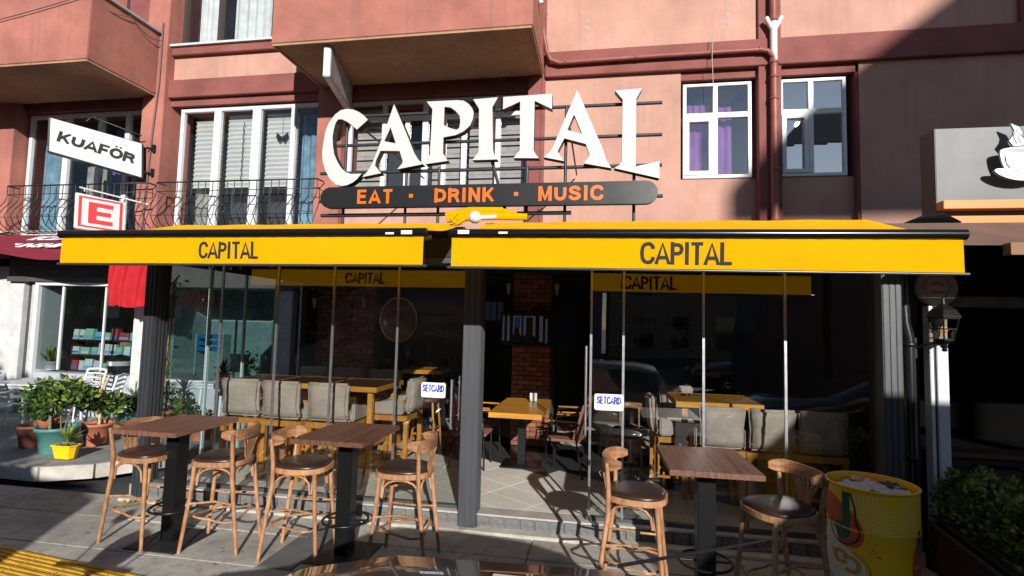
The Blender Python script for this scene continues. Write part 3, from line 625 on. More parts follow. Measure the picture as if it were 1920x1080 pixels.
# ================================================================== BIG SIGN
SG = thing('cafe_sign', 'large white CAPITAL channel letters over a black EAT DRINK MUSIC board', 'sign', (0, 5.5, 3.0))
LT = {'C':[(-2.67,4.30),(-2.73,4.36),(-2.79,4.40),(-2.86,4.43),(-2.93,4.44),(-3.01,4.43),(-3.08,4.38),(-3.15,4.29),(-3.19,4.19),(-3.21,4.06),(-3.22,3.94),(-3.21,3.84),(-3.17,3.72),(-3.11,3.62),(-3.03,3.55),(-2.96,3.53),(-2.89,3.54),(-2.82,3.57),(-2.77,3.61),(-2.72,3.67),(-2.79,3.67),(-2.85,3.67),(-2.91,3.69),(-2.97,3.74),(-3.02,3.81),(-3.07,3.91),(-3.09,4.01),(-3.10,4.11),(-3.09,4.20),(-3.07,4.28),(-3.04,4.32),(-2.99,4.32),(-2.93,4.29),(-2.86,4.24),(-2.80,4.19)],
'A':[(-2.36,4.47),(-2.21,4.15),(-2.10,3.90),(-2.05,3.82),(-1.99,3.76),(-2.29,3.71),(-2.23,3.78),(-2.23,3.81),(-2.27,3.92),(-2.50,3.93),(-2.55,3.82),(-2.56,3.76),(-2.48,3.67),(-2.71,3.63),(-2.65,3.69),(-2.60,3.77),(-2.46,4.15)],
'Ah':[(-2.39,4.20),(-2.32,4.01),(-2.46,4.04)],
'P':[(-1.97,4.48),(-1.62,4.48),(-1.54,4.47),(-1.48,4.43),(-1.44,4.38),(-1.42,4.33),(-1.43,4.25),(-1.46,4.18),(-1.53,4.12),(-1.62,4.08),(-1.76,4.06),(-1.76,3.88),(-1.70,3.79),(-1.96,3.76),(-1.91,3.87),(-1.91,3.93),(-1.90,4.39)],
'Ph':[(-1.76,4.41),(-1.69,4.40),(-1.63,4.36),(-1.58,4.30),(-1.57,4.23),(-1.58,4.16),(-1.61,4.14),(-1.68,4.16),(-1.76,4.20)],
'I':[(-1.43,4.48),(-1.15,4.49),(-1.21,4.38),(-1.19,3.90),(-1.18,3.86),(-1.14,3.79),(-1.42,3.79),(-1.35,3.88),(-1.36,4.37)],
'T':[(-1.09,4.49),(-0.55,4.50),(-0.55,4.33),(-0.74,4.43),(-0.74,3.88),(-0.72,3.84),(-0.68,3.79),(-0.96,3.80),(-0.91,3.86),(-0.89,3.88),(-0.90,4.43),(-1.09,4.35)],
'A2':[(-0.28,4.53),(0.01,3.84),(0.03,3.76),(0.09,3.66),(-0.20,3.72),(-0.14,3.79),(-0.14,3.82),(-0.18,3.93),(-0.41,4.00),(-0.48,3.86),(-0.47,3.84),(-0.41,3.75),(-0.63,3.80),(-0.56,3.86),(-0.53,3.91)],
'A2h':[(-0.31,4.26),(-0.22,4.04),(-0.38,4.09)],
'L':[(0.12,4.50),(0.40,4.51),(0.34,4.40),(0.34,3.67),(0.58,3.72),(0.58,3.54),(0.12,3.66),(0.17,3.69),(0.20,3.73),(0.20,4.40)]}
LF = mat('letter_face', (.53, .54, .55), .4, n=.04, ns=3); LS = mat('letter_return', (.055, .045, .038), .4, .4)
for k in ('C', 'A', 'P', 'I', 'T', 'A2', 'L'):
    P = [(x, z - 3.0) for x, z in LT[k]]; H = [[(x, z - 3.0) for x, z in LT[k + 'h']]] if k + 'h' in LT else None
    b = MB(); b.prism(P, .006, .10, holes=H); L_ = b.build('letter', LS, SG)
    b = MB(); b.prism(P, 0, .0055, holes=H); b.build('face', LF, L_)
b = MB(); P = []
for cx, a0 in ((.44, -90), (-3.06, 90)):
    for k in range(13): a = R(a0 + 15 * k); P.append((cx + .122 * math.cos(a), .382 + .122 * math.sin(a)))
b.prism(P, -.06, .0); BD = b.build('board', mat('black_board', (.016, .016, .018), .3, n=.3, ns=4), SG, bevel=.004)
for s_, cx, w_ in (('EAT', -2.515, 1.04), ('-', -2.09, 1), ('DRINK', -1.485, 1.04), ('-', -.91, 1), ('MUSIC', -.33, 1.04)):
    if s_ == '-': b = MB(); b.box(cx - .022, cx + .022, -.066, -.0605, .365, .405); b.build('lettering', ORNG, BD)
    else: sans(s_, 'lettering', ORNG, .160, .80, .215, BD, (cx, -.0635, .385), gap=.26)
def rod(p, q, r=.02): b = MB(); b.tube([p, q], r, 8); return b.build('frame_rod', GREY, SG)
for z, xa in ((1.40, -2.98), (1.05, -3.1), (.72, -3.3)): rod((xa, .13, z), (.62, .13, z))
rod((-3.3, .13, .385), (.63, .13, .385)); rod((-3.25, .1, .21), (-.33, .1, .21), .022)
for x, z1 in ((-2.98, 1.4), (-2.22, .72), (-1.83, .75), (-.82, .75), (-.40, 1.4), (.33, .66)): rod((x, .11, -.05), (x, .11, z1), .017)
rod((-1.22, .12, .8), (-1.04, .0, .24), .018)
rod((-.4, .13, 1.40), (-.4, 2.6, 1.35), .012); rod((-2.98, .13, 1.40), (-2.9, 2.6, 1.35), .012)
# ================================================================== SMALL SIGNS LEFT
def boxsign(name, label, TL, BL, TR, BR, th, m, back=(0, 1, 0)):
    s_ = thing(name, label, 'sign', BL); o = Vector(BL); P = [Vector(v) - o for v in (BL, BR, TR, TL)]
    n = (P[1] - P[0]).cross(P[3] - P[0]).normalized(); b = MB()
    if n.y > 0: n = -n
    Q = [p - n * th for p in P]
    b.add(P + Q, [(0, 1, 2, 3), (7, 6, 5, 4), (0, 4, 5, 1), (1, 5, 6, 2), (2, 6, 7, 3), (3, 7, 4, 0)]); b.build('sign_box', m, s_, bevel=.012)
    return s_, P, n
s_, P, n = boxsign('hairdresser_sign', 'white projecting box sign reading KUAFÖR in black', (-9.02, 7.0, 5.22), (-8.99, 7.0, 4.64), (-8.12, 7.93, 5.06), (-8.07, 7.93, 4.42), .14, BLK)
b = MB(); c = sum(P, Vector()) / 4; Q = [c + (p - c) * .955 + n * .004 for p in P]; b.add(Q, [(0, 1, 2, 3)]); b.build('sign_face', mat('opal_face', (.60, .61, .62), .35), s_, fixn=False)
sans_face('KUAFÖR', 'lettering', TEXT, .185, .92, .25, s_, P[0] + n * .006, P[1] + n * .006, (P[3] - P[0] + P[2] - P[1]) / 2, gap=.16)
b = MB(); b.tube([(1.0, 1.05, .35), (.9, .95, .35)], .02, 6); b.box(.98, 1.03, 1.0, 1.08, .28, .42); b.build('bracket', BLK, s_); b = MB(); b.tube([(1.0, 1.05, -.1), (.9, .95, -.1)], .02, 6); b.box(.98, 1.03, 1.0, 1.08, -.16, -.02); b.build('bracket', BLK, s_); b = MB(); b.tube([(.3, .35, .62), (.35, .4, .72), (.85, .9, .55)], .012, 6); b.build('stay', BLK, s_)
s_, P, n = boxsign('pharmacy_sign', 'square white box sign with a red letter E in a red frame', (-8.61, 7.2, 4.0), (-8.59, 7.2, 3.40), (-8.16, 7.72, 3.93), (-8.14, 7.72, 3.36), .16, WPAINT)
RD = mat('sign_red', (.62, .012, .02), .4); c = sum(P, Vector()) / 4
X = (P[1] - P[0]); U = (P[3] - P[0])
def onface(u, v): return P[0] + X * u + U * v + n * .004
def band(u0, u1, v0, v1): b.add([onface(u0, v0), onface(u1, v0), onface(u1, v1), onface(u0, v1)], [(0, 1, 2, 3)])
b = MB(); band(.07, .93, .07, .12); band(.07, .93, .88, .93); band(.07, .13, .12, .88); band(.87, .93, .12, .88); b.build('red_frame', RD, s_, fixn=False)
b = MB(); band(.26, .42, .2, .8); band(.42, .74, .68, .8); band(.42, .70, .44, .56); band(.42, .74, .2, .32); b.build('lettering', RD, s_, fixn=False)
b = MB(); b.tube([(.05, .0, .68), (.7, .72, .54)], .014, 6); b.tube([(.1, .05, .62), (.1, .05, .68)], .01, 6); b.build('bracket', PIPW, s_)
# maroon awning with script print
ma = thing('maroon_awning', 'maroon canvas awning with white lettering over the left shop', 'awning', (-9.6, 8.1, 3.42))
MR = mat('maroon_canvas', (.20, .012, .03), .85, n=.2, bump=.2, bs=150, dist=.002)
b = MB(); vs = []; n = 30
for j in range(5):
    for i in range(n + 1):
        x = -4 + 5.9 * i / n; f = j / 4; vs.append((x, -.12 - .82 * f, -.0 - (.42 + .14 * abs(math.sin(x * 1.05 + .9)) ** 2) * f))
b.add(vs, [(j * (n + 1) + i, j * (n + 1) + i + 1, (j + 1) * (n + 1) + i + 1, (j + 1) * (n + 1) + i) for j in range(4) for i in range(n)], 0, True); CN = b.build('canopy', MR, ma, fixn=False)
WT = mat('white_print', (.78, .76, .76), .7); sl = math.atan2(.50, .82)
txt('ECZANE', 'lettering', WT, .22, CN, (.05, -.34, -.10), rot=(sl, 0, 0), sx=1.5, bold=.01, shear=.5, ext=.001)
txt('SUNSHINE', 'lettering', WT, .22, CN, (.0, -.62, -.27), rot=(sl, 0, 0), sx=1.5, bold=.01, shear=.5, ext=.001)
b = MB(); b.tube([(-4, -.12, .06), (1.9, -.12, .06)], .022, 8); b.build('top_rail', WPAINT, ma)
# red cloth hanging
rcl = thing('red_cloth', 'bright red cloth hanging in folds beneath the left yellow awning', 'cloth', (-7.64, 7.4, 2.15))
b = MB(); n = 40; vs = []
for j in range(9):
    for i in range(n + 1):
        f = j / 8; u = i / n; x = -.42 + .84 * u * (1 - .04 * f) - .03 * math.sin(f * 3); fold = math.sin(u * 21 + .8 * math.sin(u * 5) + f * 1.2) * (.03 + .035 * f)
        vs.append((x, fold, .66 - .66 * f - .04 * math.sin(u * 3.1) * f + (.03 if i % 9 == 0 else 0) * f))
b.add(vs, [(j * (n + 1) + i, j * (n + 1) + i + 1, (j + 1) * (n + 1) + i + 1, (j + 1) * (n + 1) + i) for j in range(8) for i in range(n)], 0, True); b.build('cloth', mat('red_cloth', (.55, .008, .02), .8, n=.2, trans=.25), rcl, fixn=False)

# ================================================================== LEFT SHOP FRONT
LS_ = thing('left_shop_front', 'white framed shop window of the left neighbour with roller shutter box', 'shop front', (-9, 8.2, 0))
def lpart(name, m, boxes, bevel=.006):
    for x0, x1, y0, y1, z0, z1 in boxes: b = MB(); b.box(x0 + 9, x1 + 9, y0 - 8.2, y1 - 8.2, z0, z1); o = b.build(name, m, LS_, bevel=bevel)
    return o
lpart('white_column', WPAINT, [(-11.9, -10.72, 8.15, 8.8, .15, 2.85), (-8.13, -7.92, 8.0, 8.6, .15, 2.5), (-5.42, -5.15, 8.1, 8.6, .15, 2.45)])
lpart('dark_gap', mat('shadow_gap', (.05, .05, .055), .7), [(-10.72, -10.60, 8.24, 8.8, .15, 2.56)])
lpart('reveal', mat('pale_green_reveal', (.45, .50, .47), .6, n=.15), [(-10.60, -10.41, 8.2, 8.8, .15, 2.56)])
lpart('window_frame', WHITE, [(-10.41, -8.13, 8.1, 8.25, 2.5, 2.56), (-10.41, -10.33, 8.1, 8.6, .15, 2.5), (-9.86, -9.82, 8.15, 8.2, .95, 2.5), (-8.93, -8.9, 8.15, 8.2, .95, 2.5)])
lpart('low_wall', mat('bluish_low_wall', (.40, .43, .48), .7, n=.15, ns=3, bump=.3), [(-10.33, -8.13, 8.12, 8.5, .15, .90), (-7.92, -5.42, 8.15, 8.5, .15, .85)])
fr = lpart('shutter_box', mat('shutter_grey', (.10, .095, .09), .5, .3, n=.2), [(-11, -7.9, 8.05, 8.6, 2.565, 2.66)])
slat = MB(); slat.box(-11, -7.9, 0, .03, 0, .052); s0 = None
for k in range(6):
    if s0 is None: s0 = slat.build('shutter_slat', mat('shutter_grey', (.1, .1, .1)), LS_, (9, -.12, 2.67), bevel=.006)
    else: o = s0.copy(); COL.objects.link(o); o.location = (9, -.12 - .004 * (k % 2), 2.67 + k * .056)
lpart('beam', mat('shutter_grey', (.1, .1, .1)), [(-14, -4.9, 8.2, 8.6, 3.012, 3.4), (-7.9, -5.0, 8.1, 8.6, 2.5, 3.01)])
lpart('glass', SGL, [(-10.33, -9.86, 8.17, 8.172, .95, 2.5), (-9.82, -8.93, 8.17, 8.172, .95, 2.5), (-8.9, -8.13, 8.17, 8.172, .95, 2.5)], 0)
lpart('teal_glass', glass('teal_glass', (.66, .76, .76), .07), [(-7.92, -6.8, 8.17, 8.172, .86, 2.45), (-6.76, -5.42, 8.17, 8.172, .86, 2.45)], 0)
lpart('mullion', WHITE, [(-6.8, -6.76, 8.15, 8.2, .86, 2.5), (-7.92, -5.42, 8.12, 8.2, .84, .88)])
lpart('room', mat('shop_room', (.36, .32, .20), .9, n=.5, ns=2), [(-14, -7.9, 10.6, 10.7, 0, 3)])
lpart('room_side', mat('pale_room', (.42, .46, .47), .8, n=.2), [(-7.9, -5.4, 9.6, 9.7, 0, 3)])
lpart('room_divider', WPAINT, [(-7.95, -7.9, 8.65, 10.6, 0, 3), (-5.42, -5.36, 8.61, 9.7, 0, 3)]); lpart('room_floor', mat('shop_floor', (.25, .24, .22), .5), [(-14, -5.4, 8.55, 10.6, 0, .15)]); lpart('room_ceiling', DARK, [(-14, -5.4, 8.61, 10.6, 2.9, 2.95)])
# goods in the window
def palette(*c): return [mat('goods_%d' % i, col, .5) for i, col in enumerate(c)]
GC = [mat('box_white', (.75, .77, .76), .5), mat('box_mint', (.35, .62, .48), .5), mat('box_blue', (.03, .22, .55), .5), mat('box_cyan', (.2, .5, .7), .5), mat('box_red', (.5, .06, .06), .5), mat('box_orange', (.65, .25, .04), .5)]
sh = thing('display_shelf', 'dark display shelf standing behind the left shop window', 'shelf', (-9.25, 8.42, .9)); b = MB()
for z in (.0, .30, .58): b.box(-.72, .74, 0, .3, z, z + .025)
b.build('board', mat('shelf_dark', (.04, .025, .02), .5), sh); b = MB(); 
for x in (-.70, .0, .70): b.box(x, x + .03, .02, .3, 0, .58)
b.build('upright', mat('shelf_brown', (.09, .03, .015), .5), sh)
ORD = ['first', 'second', 'third', 'fourth', 'fifth', 'sixth', 'seventh', 'eighth', 'ninth', 'tenth', 'eleventh', 'twelfth']
random.seed(11)
for lvl, z in ((0, .928), (1, 1.228), (2, 1.508)):
    x = -9.93; cnt = 0
    while x < -8.62:
        w_ = random.uniform(.09, .2); h = random.uniform(.13, .22); k = random.choice([0, 0, 0, 1, 1, 2, 3, 4, 5]); b = MB(); b.box(0, w_, 0, .07, 0, h); b.box(.004, w_ - .004, -.003, -.001, h * .12, h * .4, 1)
        nm = {0: 'white', 1: 'mint green', 2: 'blue', 3: 'light blue', 4: 'red', 5: 'orange'}[k]
        o = b.build('product_box', [GC[k], GC[random.choice([0, 2, 3])]], None, (x, 8.48, z), bevel=.003); o.rotation_euler = (R(-6), 0, R(random.uniform(-8, 8)))
        tag(o, '%s carton, %s from the left on the %s board of the display shelf' % (nm, ORD[cnt], ['bottom', 'middle', 'top'][lvl]), 'box', 'cartons displayed in the left shop window'); cnt += 1; x += w_ + random.uniform(.008, .05)
hb = thing('helmet_bag', 'round dark helmet with a white visor on the shelf in the left shop', 'helmet', (-8.72, 8.36, 1.06)); b = MB(); b.lathe([(0, .2), (.1, .18), (.17, .1), (.19, 0), (.17, -.1), (.1, -.14), (0, -.15)], n=20); b.build('shell', BLK, hb)
b = MB(); b.lathe([(.191, .08), (.195, .04), (.193, .0)], n=20); b.build('visor', WPAINT, hb)
# posters/shelving silhouettes on the back wall of the shop
for x, z, w_, h, k, lb in ((-11.4, 1.9, .5, .4, 0, 'pale poster high on the back wall of the left shop'), (-11.2, 1.35, .4, .35, 3, 'light blue poster low on the back wall of the left shop'), (-9.6, 1.5, .5, .25, 3, 'wide light blue poster on the back wall of the left shop')):
    b = MB(); b.box(-w_ / 2, w_ / 2, 0, .02, 0, h); tag(b.build('poster', GC[k], None, (x, 10.57, z)), lb, 'poster')
# blue crate & plants behind the side glass
cr = thing('blue_rack', 'bright blue plastic rack behind the white plastic chair', 'rack', (-6.85, 8.3, 1.38)); b = MB()
for k in range(3): b.box(-.24, .24, 0, .2, k * .11, k * .11 + .07)
b.build('tray', mat('bright_blue', (.02, .25, .62), .4), cr); b = MB(); b.box(-.28, -.25, 0, .2, -.5, .3); b.box(.25, .28, 0, .2, -.5, .3); b.build('side', WPAINT, cr)
# flowered sheet
fs = MB(); fs.box(-.5, .5, 0, .01, 0, .85); tag(fs.build('floral_poster', mat('floral', (.45, .12, .16), .6, ns=5, col2=(.42, .5, .5)), None, (-6.0, 9.55, 1.55)), 'faded floral picture behind the teal glass', 'poster')

# ================================================================== RIGHT SHOP
RS = thing('right_shop_front', 'dark shop front of the right neighbour with a white post and grey lintel', 'shop front', (3, 5.3, 0))
def rpart(name, m, boxes, bevel=.004):
    for x0, x1, y0, y1, z0, z1 in boxes: b = MB(); b.box(x0 - 3, x1 - 3, y0 - 5.3, y1 - 5.3, z0, z1); o = b.build(name, m, RS, bevel=bevel)
    return o
rpart('white_post', mat('white_post_paint', (.62, .64, .68), .4, n=.1), [(2.90, 2.93, 5.25, 5.35, 0, 2.25), (2.95, 3.04, 5.24, 5.36, 0, 2.25)])
rpart('post_core', mat('green_black', (.02, .035, .03), .5), [(2.93, 2.95, 5.26, 5.34, 0, 2.25)])
rpart('side_panel', GREY, [(2.68, 2.90, 5.42, 5.5, 0, 2.86), (2.66, 2.9, 5.5, 8.2, 0, 2.86)])
rpart('lintel', mat('grey_lintel', (.13, .11, .095), .8, n=.4, ns=9, bump=.4), [(3.05, 9, 5.55, 5.7, 2.26, 2.36)])
rpart('room_back', mat('shade_black_room', (.003, .003, .003), 1, spec=.05), [(2.9, 14, 11.3, 11.4, 0, 3), (2.9, 14, 5.7, 11.3, 2.86, 2.9), (2.9, 14, 5.9, 11.3, 0, .05), (14, 14.1, 5.5, 11.4, 0, 3)])  # near-black colour stands in for the shade inside the shop
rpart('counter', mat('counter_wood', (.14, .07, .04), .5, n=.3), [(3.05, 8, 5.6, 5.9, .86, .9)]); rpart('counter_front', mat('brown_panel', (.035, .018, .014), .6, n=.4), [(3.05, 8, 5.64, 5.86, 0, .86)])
rpart('plinth', mat('dark_plinth', (.03, .03, .03), .8), [(2.66, 9, 5.2, 5.55, 0, .08)])
for i in range(5):
    c = thing('shop_chair', 'maroon chair at the dark counter behind the hedge, %s from the white post' % ORD[i], 'chair', (3.42 + i * .52, 5.3, .08), group='maroon chairs behind the hedge')
    b = MB(); b.box(-.21, .21, -.02, .03, .45, .78); b.build('backrest', mat('maroon_vinyl', (.055, .014, .014), .5), c, bevel=.03); b = MB(); b.box(-.2, .2, 0, .4, .38, .46); b.build('seat', mat('maroon_vinyl', (.05, .02, .02)), c, bevel=.03)
    for x in (-.17, .17):
        for y in (.03, .36): b = MB(); b.tube([(x, y, 0), (x, y, .4)], .014, 6); b.build('leg', BLK, c)
# bulky black downpipe
bp_ = thing('black_downpipe', 'glossy black downpipe between the right enclosure post and the lantern', 'pipe', (2.73, 5.25, 0)); b = MB(); b.tube([(0, 0, 0), (0, 0, 1.95), (-.02, .02, 2.1), (-.05, .03, 2.86)], .05, 12); b.build('pipe', mat('gloss_black', (.008, .009, .01), .25, coat=.5), bp_)
b = MB(); b.lathe([(.052, -.02), (.06, -.015), (.06, .015), (.052, .02)], (0, 0, 1.9), 12); b.lathe([(.052, -.02), (.06, -.015), (.06, .015), (.052, .02)], (0, 0, .9), 12); b.build('collar', BLK, bp_)
# lantern
ln = thing('wall_lantern', 'black six sided wall lantern with a small bulb beside the right post', 'lantern', (2.93, 5.1, 2.02))
b = MB(); H6 = 6
b.lathe([(.0, .30), (.012, .29), (.014, .24), (.05, .225), (.10, .19), (.135, .135), (.14, .125), (.0, .125)], n=6, sm=False); b.build('cap', BLK, ln)
b = MB(); b.lathe([(.012, -.17), (.022, -.16), (.016, -.145), (.03, -.13), (.02, -.11), (.055, -.085), (.07, -.07), (.0, -.07)], n=12); b.build('finial', BLK, ln)
b = MB(); 
for k in range(6):
    a = 2 * math.pi * k / 6; b.tube([(.07 * math.cos(a), .07 * math.sin(a), -.07), (.12 * math.cos(a), .12 * math.sin(a), .125)], .007, 6)
b.lathe([(.097, .018), (.103, .018), (.104, .03), (.098, .03), (.097, .018)], n=6, sm=False); b.lathe([(.118, .11), (.126, .11), (.128, .126), (.118, .126)], n=6, sm=False); b.lathe([(.068, -.075), (.078, -.075), (.08, -.06), (.07, -.06)], n=6, sm=False); b.build('cage', BLK, ln)
for k in range(6):
    a = 2 * math.pi * k / 6; c_ = 2 * math.pi * (k + 1) / 6; b = MB(); b.add([(.067 * math.cos(a), .067 * math.sin(a), -.065), (.067 * math.cos(c_), .067 * math.sin(c_), -.065), (.115 * math.cos(c_), .115 * math.sin(c_), .12), (.115 * math.cos(a), .115 * math.sin(a), .12)], [(0, 1, 2, 3)]); b.build('pane', glass('lantern_glass', (.6, .58, .52), .12), ln, fixn=False)
b = MB(); b.lathe([(0, .05), (.02, .04), (.028, .015), (.02, -.01), (.012, -.04), (0, -.05)], n=12); b.build('bulb', mat('bulb_glow', (1, .62, .35), .3, emit=.5), ln)
b = MB(); b.tube([(0, 0, -.12), (-.05, .02, -.1), (-.12, .08, -.12), (-.16, .15, -.16)], .015, 8); b.box(-.2, -.15, .12, .2, -.24, -.06); b.build('bracket', BLK, ln)
rs = thing('round_sign', 'round cream sign with worn red writing behind the wall lantern', 'sign', (3.0, 5.35, 2.42))
M_ = Matrix.Rotation(R(90), 4, 'X'); b = MB(); b.lathe([(0, 0), (.165, 0), (.17, .01), (.17, .05), (0, .05)], n=32); b.v = [tuple(M_ @ Vector(v)) for v in b.v]; b.build('disc', mat('cream_disc', (.36, .30, .27), .6, n=.3), rs)
b = MB(); b.lathe([(.10, .0505), (.104, .0535), (.108, .0505)], n=32); b.v = [tuple(M_ @ Vector(v)) for v in b.v]; b.build('ring', mat('worn_red', (.30, .05, .04), .6), rs)
txt('Efes', 'lettering', mat('worn_red', (.3, .05, .04)), .06, rs, (0, -.053, .035), shear=.4); txt('Pilsen', 'lettering', mat('worn_red', (.3, .05, .04)), .05, rs, (0, -.053, -.04), shear=.4)
# coffee sign
cs = thing('coffee_shop_sign', 'brushed grey sign with a white coffee cup and two orange bars', 'sign', (3.42, 6.0, 3.08))
sil = mat('silver_panel', (.11, .116, .122), .5, .1, n=.08, ns=1.2)
b = MB(); b.box(0, 4, 0, .25, 0, 1.06); b.build('panel', sil, cs, bevel=.004); b = MB(); b.box(-.006, -.001, 0, .25, 0, 1.06); b.build('side_trim', mat('brown_trim', (.06, .045, .04), .5), cs)
OB = mat('orange_bar', (.62, .20, .012), .45); 
for z in (.18, .02): b = MB(); b.box(-.03, 4, -.16, -.04, z, z + .085); b.build('orange_bar', OB, cs, bevel=.003)
CW = mat('cup_white', (.80, .81, .82), .35); CG = mat('cup_outline_green', (.03, .09, .06), .4)
def cup(poly, y0, y1, m, nm): b = MB(); b.prism(poly, y0, y1); return b.build(nm, m, CU)
cx, cz = .0, .0
bowl = [(cx - .20 + .012 * math.sin(k), cz + .14) if False else (cx - .19, cz + .14)] + [(cx - .19 + .045 * (k / 6) ** 2 + 0, cz + .14 - .19 * k / 6) for k in range(1, 7)] + [(cx + .15 - .045 * (k / 6) ** 2 + .04, cz + .14 - .19 * k / 6) for k in range(6, -1, -1)]
rim = [(cx + .19 * math.cos(2 * math.pi * k / 20), cz + .15 + .035 * math.sin(2 * math.pi * k / 20)) for k in range(20)]
sau = [(cx + .27 * math.cos(2 * math.pi * k / 24) + .02, cz - .10 + .06 * math.sin(2 * math.pi * k / 24) + (.05 * math.cos(2 * math.pi * k / 24) ** 2)) for k in range(24)]
stm = [(cx - .07, cz + .19), (cx - .11, cz + .25), (cx - .07, cz + .31), (cx - .06, cz + .36), (cx - .09, cz + .43), (cx - .01, cz + .39), (cx + .02, cz + .33), (cx + .0, cz + .30), (cx + .05, cz + .24), (cx + .04, cz + .20)]
b = MB(); b.prism(bowl, -.12, -.10); CU = b.build('cup_emblem', CW, cs); 
for poly, nm, y in ((rim, 'rim', -.124), (sau, 'saucer', -.13), (stm, 'steam', -.12)): b = MB(); b.prism(poly, y, -.10); b.build(nm, CW, CU)
b = MB(); b.prism([(x * 1.0, z) for x, z in [(cx + .13 * math.cos(2 * math.pi * k / 20), cz + .15 + .018 * math.sin(2 * math.pi * k / 20)) for k in range(20)]], -.127, -.1245); b.build('coffee', mat('grey_line', (.25, .27, .27), .4), CU)
b = MB(); b.tube([(cx - .15, -.124, cz + .10), (cx - .14, -.124, cz + .02), (cx - .10, -.124, cz - .05)], .004, 5); b.tube([(cx + .13, -.124, cz + .10), (cx + .12, -.124, cz + .02), (cx + .08, -.124, cz - .05)], .004, 5); b.tube([(cx - .04, -.122, cz + .22), (cx - .07, -.122, cz + .29), (cx - .03, -.122, cz + .37)], .004, 5); b.tube([(cx + .0, -.122, cz + .22), (cx - .03, -.122, cz + .28), (cx + .0, -.122, cz + .33)], .003, 5)
b.tube([(cx + (.20) * math.cos(k * .3 - .2), -.131, cz - .085 + .03 * math.sin(k * .3 - .2)) for k in range(22)], .003, 5, closed=False); b.build('outline', CG, CU)
for nm, poly in (('outline', sau), ('outline', stm)):
    b = MB(); b.tube([(x, -.118, z) for x, z in poly], .006, 5, closed=True); b.build(nm, CG, CU)
for o_ in [CU] + [c_ for c_ in cs.children if c_.name.startswith('outline')]: o_.location = (.70, 0, .62)
# right shop awning
ra = thing('brown_awning', 'brown awning underside with a white front bar over the right shop', 'awning', (5.2, 5.2, 2.8))
b = MB(); vs = []
for j in range(5):
    for i in range(13): x = -2.55 + i * .4; f = j / 4; vs.append((x, .3 - 1.1 * f, .25 - .38 * f - .03 * math.sin(math.pi * f) * (1 + .4 * math.sin(i))))
b.add(vs, [(j * 13 + i, j * 13 + i + 1, (j + 1) * 13 + i + 1, (j + 1) * 13 + i) for j in range(4) for i in range(12)], 0, True); b.build('canopy', mat('brown_canvas', (.22, .13, .095), .85, n=.3, ns=2, trans=.15), ra, fixn=False)
b = MB(); b.box(-2.15, 2.6, -.86, -.80, -.20, -.13); b.build('front_bar', WPAINT, ra, bevel=.004); b = MB(); b.box(-2.26, -2.152, -.87, -.79, -.21, -.12); b.build('end_cap', mat('brown_cap', (.2, .1, .03), .6), ra)

# ================================================================== INTERIOR
RM = thing('dining_room', 'dark dining room walls seen through the cafe glass', 'room', (0, 11, 0))
def ipart(nm, m, bx): 
    for x0, x1, y0, y1, z0, z1 in bx: b = MB(); b.box(x0, x1, y0 - 11, y1 - 11, z0, z1); o = b.build(nm, m, RM)
    return o
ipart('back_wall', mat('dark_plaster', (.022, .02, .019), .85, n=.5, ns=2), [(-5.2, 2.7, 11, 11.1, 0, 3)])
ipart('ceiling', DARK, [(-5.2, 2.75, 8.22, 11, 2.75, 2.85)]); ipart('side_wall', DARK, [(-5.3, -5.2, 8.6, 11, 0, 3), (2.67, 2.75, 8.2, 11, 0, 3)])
ipart('brick_wall_backing', mat('mortar_dark', (.07, .05, .042), .95), [(-4.97, -3.86, 8.65, 8.8, .15, 2.85)])
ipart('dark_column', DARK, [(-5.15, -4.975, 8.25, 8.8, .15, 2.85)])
ipart('bar_shelf', mat('bar_dark', (.025, .016, .01), .4), [(-.2, 2.3, 10.5, 10.9, .15, 1.2), (-.2, 2.3, 10.7, 10.9, 1.6, 1.63), (-.2, 2.3, 10.7, 10.9, 2.0, 2.03)])
BK = [mat('brick_face_a', (.26, .095, .055), .85, n=.35, ns=12, bump=.5), mat('brick_face_b', (.20, .07, .045), .85, n=.35, ns=12, bump=.5), mat('brick_face_c', (.32, .13, .075), .85, n=.35, ns=12, bump=.5)]
BP = thing('brick_pillar', 'reddish brick pillar carrying a television in the middle of the cafe', 'pillar', (-1.03, 8.0, .15))
b = MB(); b.box(-.30, .30, .02, .5, 0, 2.7); b.build('core', mat('mortar_dark', (.07, .05, .042)), BP)
bm_ = []
for m in BK: b = MB(); b.box(0, .19, 0, .05, 0, .062); bm_.append(b)
def bricks(par, x0, x1, y, z0, z1, bw=.19, bh=.062, gap=.008, maxn=280):
    proto = []; cnt = 0
    for m in BK:
        b = MB(); b.box(0, bw, 0, .05, 0, bh); o = b.build('brick', m, par, bevel=.004); proto.append(o); 
    half = []
    for m in BK: b = MB(); b.box(0, bw / 2 - gap / 2, 0, .05, 0, bh); o = b.build('brick', m, par, bevel=.004); half.append(o)
    r = 0; z = z0
    while z + bh <= z1 + .001:
        x = x0
        if r % 2: 
            o = random.choice(half).copy(); COL.objects.link(o); o.location = (x, y + random.uniform(-.006, .006), z); x += bw / 2 + gap / 2; cnt += 1
        while x < x1 - .02:
            full = x + bw <= x1 + .01; o = random.choice(proto if full else half).copy(); 
            COL.objects.link(o); o.location = (x, y + random.uniform(-.008, .006), z); x += (bw if full else bw / 2) + gap; cnt += 1
        z += bh + gap; r += 1
    for o in proto + half: bpy.data.objects.remove(o)
    return cnt
bricks(BP, -.305, .30, -.03, 0.02, 2.68)
